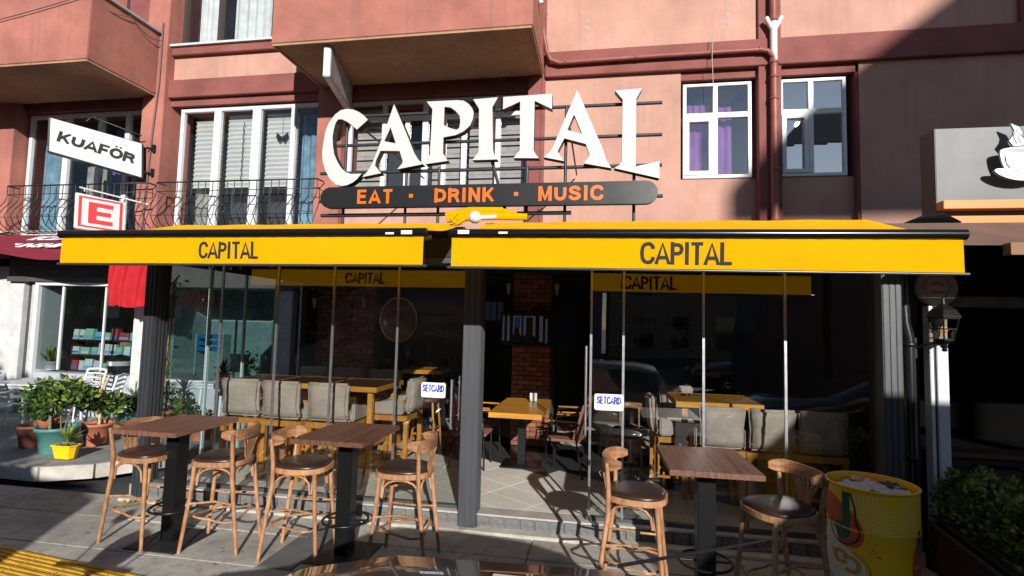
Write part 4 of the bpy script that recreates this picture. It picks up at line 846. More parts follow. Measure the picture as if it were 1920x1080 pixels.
bwl = thing('brick_wall', 'stretch of brown brick wall at the back left of the cafe', 'wall', (-4.42, 8.6, .15)); b = MB(); b.box(-.54, .54, .03, .06, 0, 2.68); b.build('bed', mat('mortar_dark', (.07, .05, .042)), bwl); bricks(bwl, -.54, .54, -.02, .8, 2.65, bw=.21, bh=.07)
# TV
tv = thing('television', 'wide flat television showing two people on the brick pillar', 'television', (-1.10, 7.78, 1.92)); b = MB(); b.box(-.40, .38, 0, .05, -.25, .25); b.build('bezel', BLK, tv, bevel=.006)
b = MB(); b.box(-.38, .36, -.003, -.001, -.21, .225); b.build('screen', mat('tv_screen', (.01, .016, .03), .2), tv)
SC = mat('screen_light', (.10, .11, .16), .4, emit=.16); SCB = mat('screen_blue', (.01, .04, .09), .4, emit=.2); SCD = mat('screen_dark', (.012, .012, .014), .4)
for x0, x1, z0, z1, m in ((-.36, -.33, -.18, .2, SC), (-.29, -.25, -.18, .2, SC), (-.2, -.07, -.1, .2, SC), (-.18, -.09, .02, .18, SCB), (-.04, .14, -.1, .2, SC), (.0, .10, -.1, .18, SCD), (.2, .25, -.18, .2, SC), (.29, .32, -.2, .16, SC)):
    b = MB(); b.box(x0, x1, -.0045 - (.0012 if m is not SC else 0), -.0035, z0, z1); b.build('picture', m, tv)
for cx in (-.14, .05):
    b = MB(); b.prism([(cx - .09, -.2), (cx + .09, -.2), (cx + .07, -.1), (cx + .035, -.06), (cx + .04, .0), (cx, .04), (cx - .04, .0), (cx - .035, -.06), (cx - .07, -.1)], -.0085, -.0065); b.build('picture', SCD, tv)
tv2 = thing('poster_television', 'second dark screen on the left wall behind the pillar', 'television', (-1.95, 9.6, 2.2)); b = MB(); b.box(-.45, .3, 0, .05, -.22, .22); b.build('bezel', BLK, tv2); b = MB()
for x in (-.38, -.2, -.08, .05): b.box(x, x + .1, -.004, -.002, -.15, .2)
b.build('picture', mat('screen_dim', (.04, .045, .08), .4, emit=.1), tv2)
bpz = thing('blue_poster', 'blue framed poster right of the brick pillar', 'poster', (-.62, 9.6, 1.95)); b = MB(); b.box(-.16, .16, 0, .03, -.42, .42); b.build('frame', mat('poster_frame', (.10, .04, .025), .5), bpz); b = MB(); b.box(-.14, .14, -.004, -.001, -.4, .4); b.build('print', mat('poster_blue', (.006, .03, .075), .5, n=.4), bpz)
for x, y, z, lb in ((-4.86, 8.3, 2.28, 'small white wall lamp at the left edge of the brick wall'), (-4.05, 8.5, 2.3, 'small white wall lamp at the right part of the brick wall'), (-1.41, 7.95, 2.55, 'cream wall lamp left of the brick pillar'), (-.66, 7.95, 2.55, 'cream wall lamp right of the brick pillar')):
    l_ = thing('wall_lamp', lb, 'lamp', (x, y, z), group='unlit wall lamps in the cafe'); b = MB(); b.lathe([(.012, -.1), (.03, -.02), (.045, .07), (.04, .075), (.0, .0)], n=10); b.build('shade', mat('lamp_cream', (.45, .38, .26), .5), l_); b = MB(); b.box(-.07, .07, 0, .04, .075, .085); b.build('mount', BLK, l_)
# round sign hanging edge on
om = thing('round_mirror', 'round gold rimmed hanging sign seen at an angle among the glass panels', 'sign', (-3.0, 7.5, 2.02)); M_ = Matrix.Rotation(R(58), 4, 'Z') @ Matrix.Rotation(R(90), 4, 'X')
b = MB(); b.tube([(.33 * math.cos(k * .1963), .33 * math.sin(k * .1963), 0) for k in range(32)], .013, 6, closed=True); b.v = [tuple(M_ @ Vector(v)) for v in b.v]; b.build('rim', mat('gold_rim', (.75, .48, .16), .4, .2), om)
b = MB(); b.lathe([(0, .005), (.325, .005), (.325, -.005), (0, -.005)], n=32); b.v = [tuple(M_ @ Vector(v)) for v in b.v]; b.build('disc', mat('bronze_disc', (.30, .24, .20), .35, .3, ns=6, col2=(.05, .04, .035)), om)
b = MB(); b.tube([(0, 0, .33), (0, 0, .8)], .006, 5); b.build('cord', BLK, om)
# low fridge lights etc : bottles on the bar shelf
random.seed(4)
for k in range(16):
    x = -.1 + .15 * k; z = 1.632 if k % 2 else 2.032; b = MB(); b.lathe([(0, 0), (.034, 0), (.034, .17), (.014, .22), (.013, .28), (0, .28)], n=8)
    tag(b.build('bottle', random.choice([mat('bottle_green', (.02, .05, .02), .15), mat('bottle_amber', (.12, .05, .01), .15), mat('bottle_clear', (.2, .2, .2), .15)]), None, (x, 10.8, z)), 'small liquor bottle, %s from the left on the %s back bar shelf' % (ORD[k // 2], 'lower' if k % 2 else 'upper'), 'bottle', 'bottles on the back bar shelf')

# ---------------------------------------------------------------- furniture
def bent_stool():
    r = thing('bar_stool', 'x', 'stool')
    b = MB(); P = []
    for k in range(28):
        a = 2 * math.pi * k / 28; c_, s_ = math.cos(a), math.sin(a); q = 1 / (abs(c_) ** 2.8 + abs(s_) ** 2.8) ** (1 / 2.8)
        P.append((.232 * c_ * q + .018, (.222 - .02 * (c_ < 0) * abs(c_)) * s_ * q))
    b.prism(P, .715, .757, axis='z'); b.build('seat', STOOLW, r, bevel=.012)
    b = MB(); rings = [(.94, 0), (.95, .014), (.86, .026), (.5, .030), (.0, .031)]; vs = []; n = len(P)
    for s_, z in rings: vs += [(x * s_, y * s_, .7575 + z) for x, y in P]
    b.add(vs, [(i * n + j, i * n + (j + 1) % n, (i + 1) * n + (j + 1) % n, (i + 1) * n + j) for i in range(len(rings) - 1) for j in range(n)], 0, True); b.build('cushion', LEATH, r)
    for s_ in (-1, 1):
        b = MB(); b.tube([(.18, s_ * .16, .72), (.20, s_ * .172, .45), (.245, s_ * .205, 0)], [.019, .018, .015], 8); b.build('leg', STOOLW, r)
        b = MB(); b.tube([(-.245, s_ * .2, 0), (-.20, s_ * .19, .35), (-.165, s_ * .183, .62), (-.160, s_ * .190, .78), (-.166, s_ * .212, .92), (-.172, s_ * .226, 1.0)], [.015, .018, .019, .018, .017, .014], 8); b.build('leg', STOOLW, r)
    # arched braces
    b = MB()
    def arch(p, q, zl):
        p = Vector(p); q = Vector(q); pts = []
        for k in range(9):
            a = math.pi * k / 8; f = (1 - math.cos(a)) / 2; v = p.lerp(q, f); v.z = zl + (.70 - zl) * math.sin(a) ** .55; pts.append(v)
        b.tube(pts, .0095, 6)
    arch((.16, -.155, 0), (.16, .155, 0), .55); arch((-.16, -.165, 0), (.15, -.165, 0), .55); arch((-.16, .165, 0), (.15, .165, 0), .55); arch((-.17, -.16, 0), (-.17, .16, 0), .55); b.build('brace', STOOLW, r)
    # footrest: two bent hoops
    b = MB(); pts = []
    for k in range(25):
        a = 2 * math.pi * k / 24; q = 1 + .12 * math.cos(4 * a + math.pi); pts.append((.21 * math.cos(a) * q, .20 * math.sin(a) * q, .27 + .02 * math.sin(2 * a)))
    b.tube(pts[:-1], .010, 6, closed=True)
    b.tube([(.19, -.18, .40), (.0, -.13, .41), (-.20, -.18, .40)], .010, 6); b.tube([(.19, .18, .40), (.0, .13, .41), (-.20, .18, .40)], .010, 6); b.build('footrest', STOOLW, r)
    # curved top rail (a tapering band)
    b = MB(); vs = []; N = 18; fs = []
    for k in range(N + 1):
        u = k / N * 2 - 1; y = -.212 * math.sin(R(90) * min(1, abs(u) * 1.12)) * (1 if u > 0 else -1); x = -.222 + .155 * abs(u) ** 2.4; a = math.pi + u * R(78); w_ = .047 * (1 - .55 * abs(u) ** 8); th = .011; nx, ny = math.cos(a), math.sin(a); zc = .985 + .008 * u * u
        for dr, dz in ((-th, -w_), (th, -w_), (th * 1.15, 0), (th, w_), (-th, w_), (-th * 1.15, 0)): vs.append((x + nx * dr, y + ny * dr, zc + dz))
    for k in range(N):
        for j in range(6): a = k * 6 + j; c_ = k * 6 + (j + 1) % 6; fs.append((a, c_, c_ + 6, a + 6))
    fs += [tuple(range(6))[::-1], tuple(range(N * 6, N * 6 + 6))]; b.add(vs, fs, 0, False); b.build('top_rail', STOOLD, r, bevel=.003)
    for k in range(6):
        t = (k - 2.5) / 2.5; b = MB(); pts = [(-.196, t * .045, .775), (-.204, t * .062, .84), (-.214, t * .095, .91), (-.212, t * .122, .955)]; vs = []
        for q, p in enumerate(pts): w_ = (.0075, .0095, .0095, .0085)[q]; vs += [(p[0] - .006, p[1] - w_, p[2]), (p[0] - .006, p[1] + w_, p[2]), (p[0] + .006, p[1] + w_, p[2]), (p[0] + .006, p[1] - w_, p[2])]
        b.add(vs, [(q * 4 + m_, q * 4 + (m_ + 1) % 4, q * 4 + 4 + (m_ + 1) % 4, q * 4 + 4 + m_) for q in range(3) for m_ in range(4)] + [(0, 1, 2, 3), (12, 13, 14, 15)]); b.build('splat', STOOLW, r)
    b = MB(); b.prism([(-.05, .725), (.05, .725), (.062, .75), (.056, .785), (-.056, .785), (-.062, .75)], -.203, -.188, axis='x'); b.build('back_block', STOOLW, r, bevel=.01)
    return r
ST = [(-4.04, 4.22, -6, 'leftmost bentwood bar stool, on the left side of the first table'),
      (-3.27, 4.26, 188, 'bentwood bar stool on the right side of the leftmost table'),
      (-2.52, 4.24, 6, 'bentwood bar stool on the left side of the second table with the ring foot'),
      (-1.60, 4.32, 181, 'bentwood bar stool on the right side of the second table, next to the grey post'),
      (.26, 4.15, -9, 'bentwood bar stool left of the third table, near the right SETCARD sticker'),
      (1.27, 4.05, 203, 'bentwood bar stool between the third table and the painted drum')]
s0 = bent_stool(); kids = list(s0.children)
for i, (x, y, a, lb) in enumerate(ST):
    if i == 0: s0.location = (x, y, 0); s0.rotation_euler.z = R(a); s0['label'] = lb; s0['group'] = 'bentwood bar stools on the pavement'
    else: dup(s0, (x, y, 0), R(a), lb, kids=kids)
def bar_table():
    r = thing('bar_table', 'x', 'table', group='walnut topped bar tables on the pavement')
    b = MB(); b.box(-.31, .31, -.385, .385, .992, 1.03); b.build('tabletop', [TOPW, TOPE], r, bevel=.003)
    for k in range(1, 5): pass
    b = MB(); b.box(-.065, .065, -.065, .065, .012, .985); b.build('column', mat('black_column', (.01, .011, .012), .3, .3), r, bevel=.006)
    b = MB(); b.box(-.25, .25, -.25, .25, 0, .011); b.build('base_plate', mat('worn_black_plate', (.03, .03, .031), .5, .3, n=.5), r, bevel=.003)
    b = MB(); b.tube([(.19 * math.cos(k * .2618), .19 * math.sin(k * .2618), .29) for k in range(24)], .011, 6, closed=True); b.tube([(-.19, 0, .29), (.19, 0, .29)], .008, 6); b.build('foot_ring', BLK, r)
    b = MB(); b.box(-.2, .2, -.2, .2, .985, .9915); b.build('top_plate', BLK, r)
    return r
t0 = bar_table(); kids = list(t0.children); t0.location = (-3.75, 4.24, 0); t0['label'] = 'leftmost walnut bar table on a black square column'
dup(t0, (-2.14, 4.32, 0), R(0), 'second walnut bar table from the left, with a round foot ring', kids=kids); dup(t0, (.78, 4.17, 0), R(1), 'third walnut bar table on the right, near the painted drum', kids=kids)

def armchair():
    r = thing('bar_armchair', 'x', 'chair'); SD = SUEDE
    b = MB(); vs = []; n = 14; m = 10
    def bp(u, v, d): return (-.25 + .5 * u + .012 * (2 * u - 1) * v, d + .035 * (1 - v) * 0 - .05 * v, .70 + .44 * v - .012 * math.sin(math.pi * u) * 0)
    b.box(-.26, .26, -.035, .045, .70, 1.13); o = b.build('backrest', SD, r, bevel=.025)
    sm_ = MB(); sm_.box(-.245, .245, -.052, -.046, .765, .772); sm_.build('seam', mat('suede_piping', (.22, .18, .15), .9), r); me = o.data; bmx = bmesh.new(); bmx.from_mesh(me); bmesh.ops.subdivide_edges(bmx, edges=bmx.edges, cuts=5, use_grid_fill=True)
    for v in bmx.verts: v.co.y += -.10 * (v.co.z - .7) + .012 * math.sin(v.co.x * 17 + v.co.z * 13) * math.sin(v.co.z * 21) + .007 * math.sin(v.co.x * 41 + v.co.z * 30) - .02 * (1 - (v.co.x / .26) ** 2); v.co.x *= .90 + .10 * max(0, (v.co.z - .86) / .27) ** 1.5 + .03 * max(0, (.86 - v.co.z) / .16)
    for f in bmx.faces: f.smooth = True
    bmx.to_mesh(me); bmx.free()
    b = MB(); b.box(-.25, .25, .05, .50, .68, .80); b.build('seat', SD, r, bevel=.03)
    for sx in (-1, 1):
        b = MB(); b.add([(sx * .25, .03, .69), (sx * .25, .48, .69), (sx * .25, .48, .82), (sx * .25, .2, .86), (sx * .25, .03, .90), (sx * .29, .03, .69), (sx * .29, .48, .69), (sx * .29, .48, .82), (sx * .29, .2, .86), (sx * .29, .03, .90)],
              [(0, 1, 2, 3, 4), (9, 8, 7, 6, 5), (0, 5, 6, 1), (1, 6, 7, 2), (2, 7, 8, 3), (3, 8, 9, 4), (4, 9, 5, 0)]); b.build('armrest', SD, r, bevel=.015)
    b = MB(); b.box(-.27, .27, -.02, .03, .61, .675); b.box(-.27, .27, .44, .49, .61, .675); b.box(-.27, -.22, .03, .44, .61, .675); b.box(.22, .27, .03, .44, .61, .675); b.build('apron', OAK, r, bevel=.004)
    for sx in (-.25, .21):
        for y in (-.02, .445): b = MB(); b.box(sx - .005, sx + .05, y - .003, y + .05, 0, .61); b.build('leg', OAK, r, bevel=.004)
    b = MB(); b.box(-.21, .21, -.01, .02, .22, .25); b.box(-.21, .21, .455, .48, .26, .29); b.box(-.24, -.215, .02, .45, .2, .23); b.box(.215, .24, .02, .45, .2, .23); b.build('stretcher', OAK, r)
    return r
AC = [(-4.15, 5.62, 3, 'grey suede bar armchair with its back to the glass, leftmost of three', 'L'), (-3.60, 5.57, -3, 'grey suede bar armchair with its back to the glass, middle of three', 'L'), (-3.03, 5.59, 2, 'grey suede bar armchair with its back to the glass, nearest the second table', 'L'),
      (-2.35, 6.5, 88, 'grey suede bar armchair at the right end of the long pine table', 'L'),
      (-4.25, 7.35, 180, 'grey suede bar armchair on the far side of the long table, leftmost', 'L'), (-3.7, 7.36, 180, 'grey suede bar armchair on the far side of the long table, centre', 'L'), (-3.1, 7.3, 178, 'grey suede bar armchair on the far side of the long table, at its right end', 'L'),
      (1.20, 5.58, 0, 'grey suede bar chair behind the third table, left of the row of three', 'R'), (1.66, 5.57, 1, 'grey suede bar chair in the middle of the row behind the third table', 'R'), (2.12, 5.57, -1, 'shaded grey suede bar chair at the right end of the row near the drum', 'R'),
      (1.0, 7.3, 180, 'grey suede bar chair on the far side of the right pine table', 'R'), (.62, 6.3, -88, 'grey suede bar chair at the left end of the right pine table', 'R')]
a0 = armchair(); kids = list(a0.children)
for i, (x, y, a, lb, g) in enumerate(AC):
    if i == 0: c = a0; c.location = (x, y, .152); c['label'] = lb; c['group'] = 'grey suede bar chairs in the cafe'
    else: c = dup(a0, (x, y, .152), R(a), lb, kids=kids)
    if g == 'R': c.scale = (.86, 1, .95)
def pine_table(label, x0, x1, y0, y1, top, z=1.2, cols=True, grp=None, leg='column'):
    r = thing('pine_table', label, 'table', ((x0 + x1) / 2, (y0 + y1) / 2, .152), group=grp); hx, hy = (x1 - x0) / 2, (y1 - y0) / 2; z -= .152
    b = MB(); b.box(-hx + .012, hx - .012, -hy + .012, hy - .012, z - .045, z); b.build('tabletop', top, r, bevel=.002)
    b = MB(); b.box(-hx, hx, -hy, -hy + .0115, z - .06, z + .001); b.box(-hx, hx, hy - .0115, hy, z - .06, z + .001); b.box(-hx, -hx + .0115, -hy + .012, hy - .012, z - .06, z + .001); b.box(hx - .0115, hx, -hy + .012, hy - .012, z - .06, z + .001); b.build('edge', OAKO, r, bevel=.002)
    if leg == 'column':
        b = MB(); b.box(-.05, .05, -.05, .05, .02, z - .048); b.build('column', BLK, r); b = MB(); b.box(-.25, .25, -.22, .22, 0, .02); b.build('base_plate', BLK, r)
    else:
        for sx in (-1, 1):
            for sy in (-1, 1): b = MB(); b.box(sx * (hx - .1) - .03, sx * (hx - .1) + .03, sy * (hy - .08) - .03, sy * (hy - .08) + .03, 0, z - .048); b.build('leg', OAK, r)
    return r
g = 'pine edged tables joined in a row'
pine_table('leftmost of the three pine edged high tables joined in a row', -4.72, -4.08, 6.02, 6.76, OAKT, grp=g, leg='legs'); pine_table('middle of the three pine edged high tables joined in a row', -4.07, -3.33, 6.0, 6.78, OAKT, grp=g, leg='legs'); pine_table('rightmost of the three pine edged high tables joined in a row', -3.32, -2.62, 5.93, 6.80, OAKT, grp=g, leg='legs')
pine_table('pine edged high table behind the grey chairs on the right', .82, 1.72, 5.98, 6.78, OAKO, leg='legs')
pine_table('small pine high table at the back beside the wooden bar stool', -3.15, -2.5, 8.1, 8.7, OAKO, z=1.22)
dt = pine_table('low orange pine dining table in front of the brick pillar', -1.33, -.68, 6.3, 7.6, OAKO, z=.92)
b = MB(); b.box(-.05, .05, -.02, .02, 0, .11); tag(b.build('napkin_holder', WPAINT, None, (-.92, 7.4, .923), bevel=.004), 'small white napkin box on the orange dining table', 'napkin box')
b = MB(); b.lathe([(0, 0), (.05, 0), (.06, .015), (0, .012)], n=16); tag(b.build('ashtray', mat('black_plastic', (.02, .02, .02), .3), None, (1.0, 6.5, 1.204)), 'small black ashtray on the right pine table', 'ashtray')
# wooden plain bar stools at the back
def wood_stool():
    r = thing('wooden_stool', 'x', 'stool'); b = MB(); b.lathe([(0, .70), (.17, .70), (.185, .72), (.18, .755), (.15, .765), (0, .765)], n=20); b.build('seat', mat('brown_cushion', (.10, .045, .03), .5), r)
    for sx in (-1, 1):
        for sy in (-1, 1): b = MB(); b.tube([(sx * .12, sy * .12, .70), (sx * .18, sy * .18, 0)], .018, 6); b.build('leg', OAK, r)
    b = MB(); b.box(-.155, .155, -.165, -.145, .25, .28); b.box(-.155, .155, .145, .165, .25, .28); b.box(-.165, -.145, -.15, .15, .32, .35); b.box(.145, .165, -.15, .15, .32, .35); b.build('stretcher', OAK, r); return r
w0 = wood_stool(); kids = list(w0.children); w0.location = (-2.46, 7.35, .152); w0['label'] = 'wooden bar stool with a brown round seat left of the SETCARD sticker'; w0['group'] = 'plain wooden bar stools at the back'
dup(w0, (-2.15, 8.5, .152), R(20), 'wooden bar stool whose legs show below the left SETCARD sticker', kids=kids); dup(w0, (-2.9, 7.75, .152), R(40), 'wooden bar stool half hidden by the armchair at the long table end', kids=kids)
# woven dining chairs
WV = mat('woven_brown', (.30, .14, .10), .7, n=.5, ns=60, bump=.4, bs=90)
def woven():
    r = thing('woven_chair', 'x', 'chair'); b = MB(); b.box(-.22, .22, -.21, .21, .42, .45); b.build('seat', WV, r, bevel=.012)
    b = MB(); vs = []; n = 8
    for j in range(6):
        for i in range(n + 1): u = i / n * 2 - 1; v = j / 5; vs.append((-.20 - .12 * v + .07 * u * u, u * .22 * (1 - .12 * v * v), .46 + .42 * v))
    b.add(vs, [(j * 9 + i, j * 9 + i + 1, (j + 1) * 9 + i + 1, (j + 1) * 9 + i) for j in range(5) for i in range(8)], 0, True); o = b.build('backrest', WV, r, fixn=False)
    for s_ in (-1, 1):
        b = MB(); b.tube([(.2, s_ * .21, 0), (.19, s_ * .23, .42), (.17, s_ * .24, .64), (-.02, s_ * .25, .665), (-.22, s_ * .24, .64)], .012, 6); b.tube([(-.26, s_ * .22, 0), (-.18, s_ * .22, .42), (-.31, s_ * .2, .86)], .012, 6); b.build('side_frame', BLK, r)
        b = MB(); b.box(-.2, .17, s_ * .245 - .02, s_ * .245 + .02, .668, .685); b.build('armrest', OAK, r, bevel=.005)
    return r
w0 = woven(); kids = list(w0.children); w0.location = (-1.62, 6.75, .152); w0['label'] = 'woven brown armchair left of the orange dining table, nearer the glass'; w0['group'] = 'woven armchairs at the dining table'
dup(w0, (-1.64, 7.4, .152), R(-4), 'woven brown armchair left of the orange dining table, farther back', kids=kids); dup(w0, (-.42, 6.72, .152), R(172), 'woven brown armchair right of the orange dining table, nearer the camera', kids=kids); dup(w0, (-.40, 7.4, .152), R(184), 'woven brown armchair right of the orange dining table, near the brick pillar', kids=kids)
# black bar stool inside right, by the sticker
bs = thing('black_stool', 'dark bar stool inside the glass behind the right SETCARD sticker', 'stool', (.32, 5.75, .152)); b = MB(); b.lathe([(0, .72), (.19, .72), (.2, .74), (.18, .775), (0, .785)], n=20); b.build('seat', mat('black_vinyl', (.012, .012, .013), .2), bs); b = MB(); b.tube([(0, 0, .02), (0, 0, .72)], .03, 10); b.lathe([(0, 0), (.22, 0), (.2, .02), (0, .03)], n=20); b.build('pedestal', BLK, bs)
b = MB(); b.tube([(-.16, .0, .98), (-.12, .14, .99), (0, .2, .99), (.13, .14, .99)], .035, 8, flat=.4); b.tube([(-.1, .12, .76), (-.1, .15, .98)], .01, 6); b.tube([(.1, .12, .76), (.1, .15, .98)], .01, 6); b.build('backrest', STOOLD, bs)

# ================================================================== VEHICLES IN THE STREET
CG_ = mat('car_glass', (.01, .012, .014), .06, 0, spec=.7, coat=1)
def car(name, label, loc, rz, st, w, paint, cat='car', wheels=(.55, 2.6), wr=.3):
    """st: stations (x, z_belt, z_top, w_top, flag) along the length; flag g = glass roof slope ahead of next"""
    r = thing(name, label, cat, loc, rz); body = MB(); gl = MB(); rings = []
    for x, zb, zt, wt, fl in st:
        e = 1 - .10 * max(0, (abs(x - st[-1][0] / 2) / (st[-1][0] / 2)) ** 6); W_ = w * e; h = [(W_ * .9, .2), (W_, .34), (W_ * 1.0, .55), (W_ * .985, zb), (min(wt * e + .03, W_ * .98), zt - .07), (wt * e - .07, zt - .01), (wt * e * .5, zt + .018), (0, zt + .026)]
        rings.append([(x, y, z) for y, z in h] + [(x, -y, z) for y, z in h[-2::-1]])
    n = len(rings[0])
    for k in range(len(rings) - 1):
        fl = st[k][4]
        for j in range(n - 1):
            side = j in (3, n - 5); top = 4 <= j <= n - 6; tall = min(st[k][2] - st[k][1], st[k + 1][2] - st[k + 1][1]) > .18
            g_ = (side and (tall or fl == 's')) or (top and fl in 'gs' and fl != '')
            if fl == 'p': g_ = False
            (gl if g_ else body).add([rings[k][j], rings[k][j + 1], rings[k + 1][j + 1], rings[k + 1][j]], [(0, 1, 2, 3)], 0, True)
    body.add(rings[0], [tuple(range(n))], 0); body.add(rings[-1], [tuple(range(n))[::-1]], 0)
    for m_, nm, mt in ((body, 'body', paint), (gl, 'window', CG_)):
        o = m_.build(nm, mt, r); b = bmesh.new(); b.from_mesh(o.data); bmesh.ops.remove_doubles(b, verts=b.verts, dist=.0005); bmesh.ops.recalc_face_normals(b, faces=b.faces); b.to_mesh(o.data); b.free()
    for x in wheels:
        for s_ in (-1, 1):
            t = MB(); M_ = Matrix.Translation((x, s_ * (w - .09), wr)) @ Matrix.Rotation(R(90), 4, 'X'); t.lathe([(wr * .6, -.1), (wr * .95, -.1), (wr, -.06), (wr, .06), (wr * .95, .1), (wr * .6, .1)], n=24); t.v = [tuple(M_ @ Vector(v)) for v in t.v]; wh = t.build('wheel', mat('tyre', (.02, .02, .02), .85), r)
            t = MB(); t.lathe([(0, -.07), (wr * .25, -.085), (wr * .6, -.06), (wr * .6, .06), (wr * .25, .085), (0, .07)], n=10, sm=False); t.v = [tuple(M_ @ Vector(v)) for v in t.v]; t.build('rim', ALU, wh)
    L = st[-1][0]
    for s_ in (-1, 1):
        t = MB(); t.box(-.02, .05, s_ * w * .62 - .12, s_ * w * .62 + .12, .62, .76); t.build('headlight', mat('lamp_clear', (.5, .5, .5), .1), r, bevel=.02)
        t = MB(); t.box(L - .05, L + .02, s_ * w * .72 - .08, s_ * w * .72 + .08, .66, .95); t.build('tail_light', mat('tail_red', (.30, .008, .01), .15), r, bevel=.02)
        t = MB(); k = [q for q in st if q[4] == 'g'][0]; t.box(k[0] + .35, k[0] + .50, s_ * (w + .02), s_ * (w + .17), k[1] - .02, k[1] + .10); t.build('mirror', paint, r, bevel=.03)
    return r
DKP = mat('dark_taupe_car_paint', (.17, .155, .15), .3, .5, coat=1)
BKP = mat('black_car_paint', (.006, .007, .009), .2, .2, coat=1)
WHP = mat('white_car_paint', (.6, .6, .6), .25, coat=1)
# car A: roof seen at the bottom of the picture (nose to the left)
hatch = [(0, .50, .52, .55, ''), (.06, .66, .70, .62, ''), (.35, .80, .86, .66, ''), (.95, .88, .955, .66, 'g'), (1.62, .92, 1.25, .58, ''), (1.9, .925, 1.31, .57, ''), (2.45, .93, 1.325, .57, ''), (3.1, .95, 1.30, .56, ''), (3.42, .96, 1.25, .54, 'g'), (3.66, .95, 1.0, .60, ''), (3.72, .60, .66, .6, '')]
cA = car('parked_car', 'taupe hatchback roof at the bottom edge with a thin black antenna', (-2.45, .88, -.1), 0, hatch, .80, DKP, wheels=(.6, 3.1)); cA.scale = (1, 1.10, 1.115)
b = MB(); b.tube([(2.50, .47, 1.34), (2.78, .44, 1.42), (2.84, .43, 1.44)], [.0045, .003, .0025], 6); b.build('antenna', BLK, cA)
b = MB(); b.box(2.20, 2.27, .36, .378, 1.336, 1.3375); b.build('label', mat('paper_label', (.55, .57, .6), .5), cA)
# car B: black car further right (nose to the left)
sedan = [(0, .55, .57, .6, ''), (.08, .75, .78, .68, ''), (.5, .88, .95, .74, ''), (1.35, .96, 1.05, .74, 'g'), (2.15, 1.0, 1.44, .62, ''), (2.6, 1.0, 1.50, .60, ''), (3.6, 1.0, 1.46, .60, 'g'), (4.2, 1.0, 1.10, .66, ''), (4.5, .9, .98, .7, '')]
cB = car('parked_car', 'black parked car mirrored in the right hand cafe glass', (2.25, .65, -.1), 0, sedan, .86, BKP, wheels=(.85, 3.6), wr=.33)
cC = car('parked_car', 'white hatchback across the street mirrored faintly in the glass', (-5.2, -6.3, -.1), 0, hatch, .8, WHP, wheels=(.6, 3.1))
cD = car('parked_car', 'black saloon on the far side of the street behind the camera', (3.2, -7.8, -.1), 0, sedan, .86, BKP, wheels=(.85, 3.6), wr=.33)
# added, unseen: truck shape put in to cast the shade on the right
tk = thing('shade_truck', 'added unseen box truck behind the camera, put there to shade the right side', 'truck', (3.55, -3.6, -.1)); TP = mat('truck_paint', (.05, .055, .065), .5)
b = MB(); b.prism([(0, .5), (.05, 1.7), (.25, 3.2), (.5, 3.75), (1.38, 3.85), (1.38, .5)], -1.05, 1.05, axis='y'); b.build('cab', TP, tk, bevel=.05)
b = MB(); b.box(1.5, 7.6, -1.1, 1.1, .9, 4.45); b.build('cargo_box', TP, tk, bevel=.02); b = MB(); b.box(.2, 7.5, -.5, .5, .5, .9); b.build('chassis', BLK, tk)
b = MB(); b.add([(.075, -.95, 1.75), (.075, .95, 1.75), (.235, .9, 2.9), (.235, -.9, 2.9)], [(0, 1, 2, 3)]); b.v = [(x - .02, y, z) for x, y, z in b.v]; b.build('windscreen', CG_, tk)
for x in (.8, 5.6, 6.6):
    for s_ in (-1, 1): t = MB(); M_ = Matrix.Translation((x, s_ * .92, .5)) @ Matrix.Rotation(R(90), 4, 'X'); t.lathe([(0, -.14), (.3, -.14), (.48, -.12), (.5, 0), (.48, .12), (.3, .14), (0, .14)], n=24); t.v = [tuple(M_ @ Vector(v)) for v in t.v]; t.build('wheel', mat('tyre', (.02, .02, .02)), tk)
vanp = [(0, .9, .95, .70, ''), (.1, 1.1, 1.25, .74, ''), (.75, 1.25, 1.42, .76, 'g'), (1.35, 1.3, 2.35, .74, ''), (1.7, 1.3, 2.62, .74, 'p'), (3.0, 1.3, 2.72, .74, 'p'), (4.8, 1.3, 2.70, .74, 'p'), (5.35, 1.3, 2.58, .74, 'p'), (5.5, 1.2, 2.2, .74, '')]
car('shade_van', 'added unseen van behind the camera on the left, put there to shade the pavement corner', (-7.95, -3.0, -.1), 0, vanp, .92, mat('van_paint', (.05, .055, .06), .4, .2, coat=.6), cat='van', wheels=(.9, 4.6), wr=.36).scale = (1, 1, 1.13)  # added out of view so that its shadow fills the left pavement corner
# scooter with two round mirrors
sc = thing('scooter', 'black scooter with two round mirrors parked in front of the taupe car', 'scooter', (-3.0, .90, -.1)); b = MB()
b.tube([(0, -.75, .55), (0, -.35, .72), (0, -.1, .70)], [.12, .17, .12], 10); b.tube([(0, -.1, .4), (0, .25, .34), (0, .38, .5), (0, .42, .9)], [.14, .13, .12, .07], 10, flat=1.4); b.build('body', BKP, sc)
b = MB(); b.tube([(0, -.85, .78), (0, -.5, .82), (0, -.15, .80)], [.1, .15, .12], 10, flat=.6); b.build('seat', LEATH, sc)
b = MB(); b.tube([(-.33, .32, 1.03), (0, .42, 1.0), (.33, .32, 1.03)], .018, 8); b.tube([(0, .42, .98), (0, .62, .32)], .03, 8); b.build('handlebar', BLK, sc)
b = MB(); b.prism([(.16 * math.cos(k * .524), 1.1 + .16 * math.sin(k * .524)) for k in range(12)], .44, .46); b.build('windshield', BLK, sc)
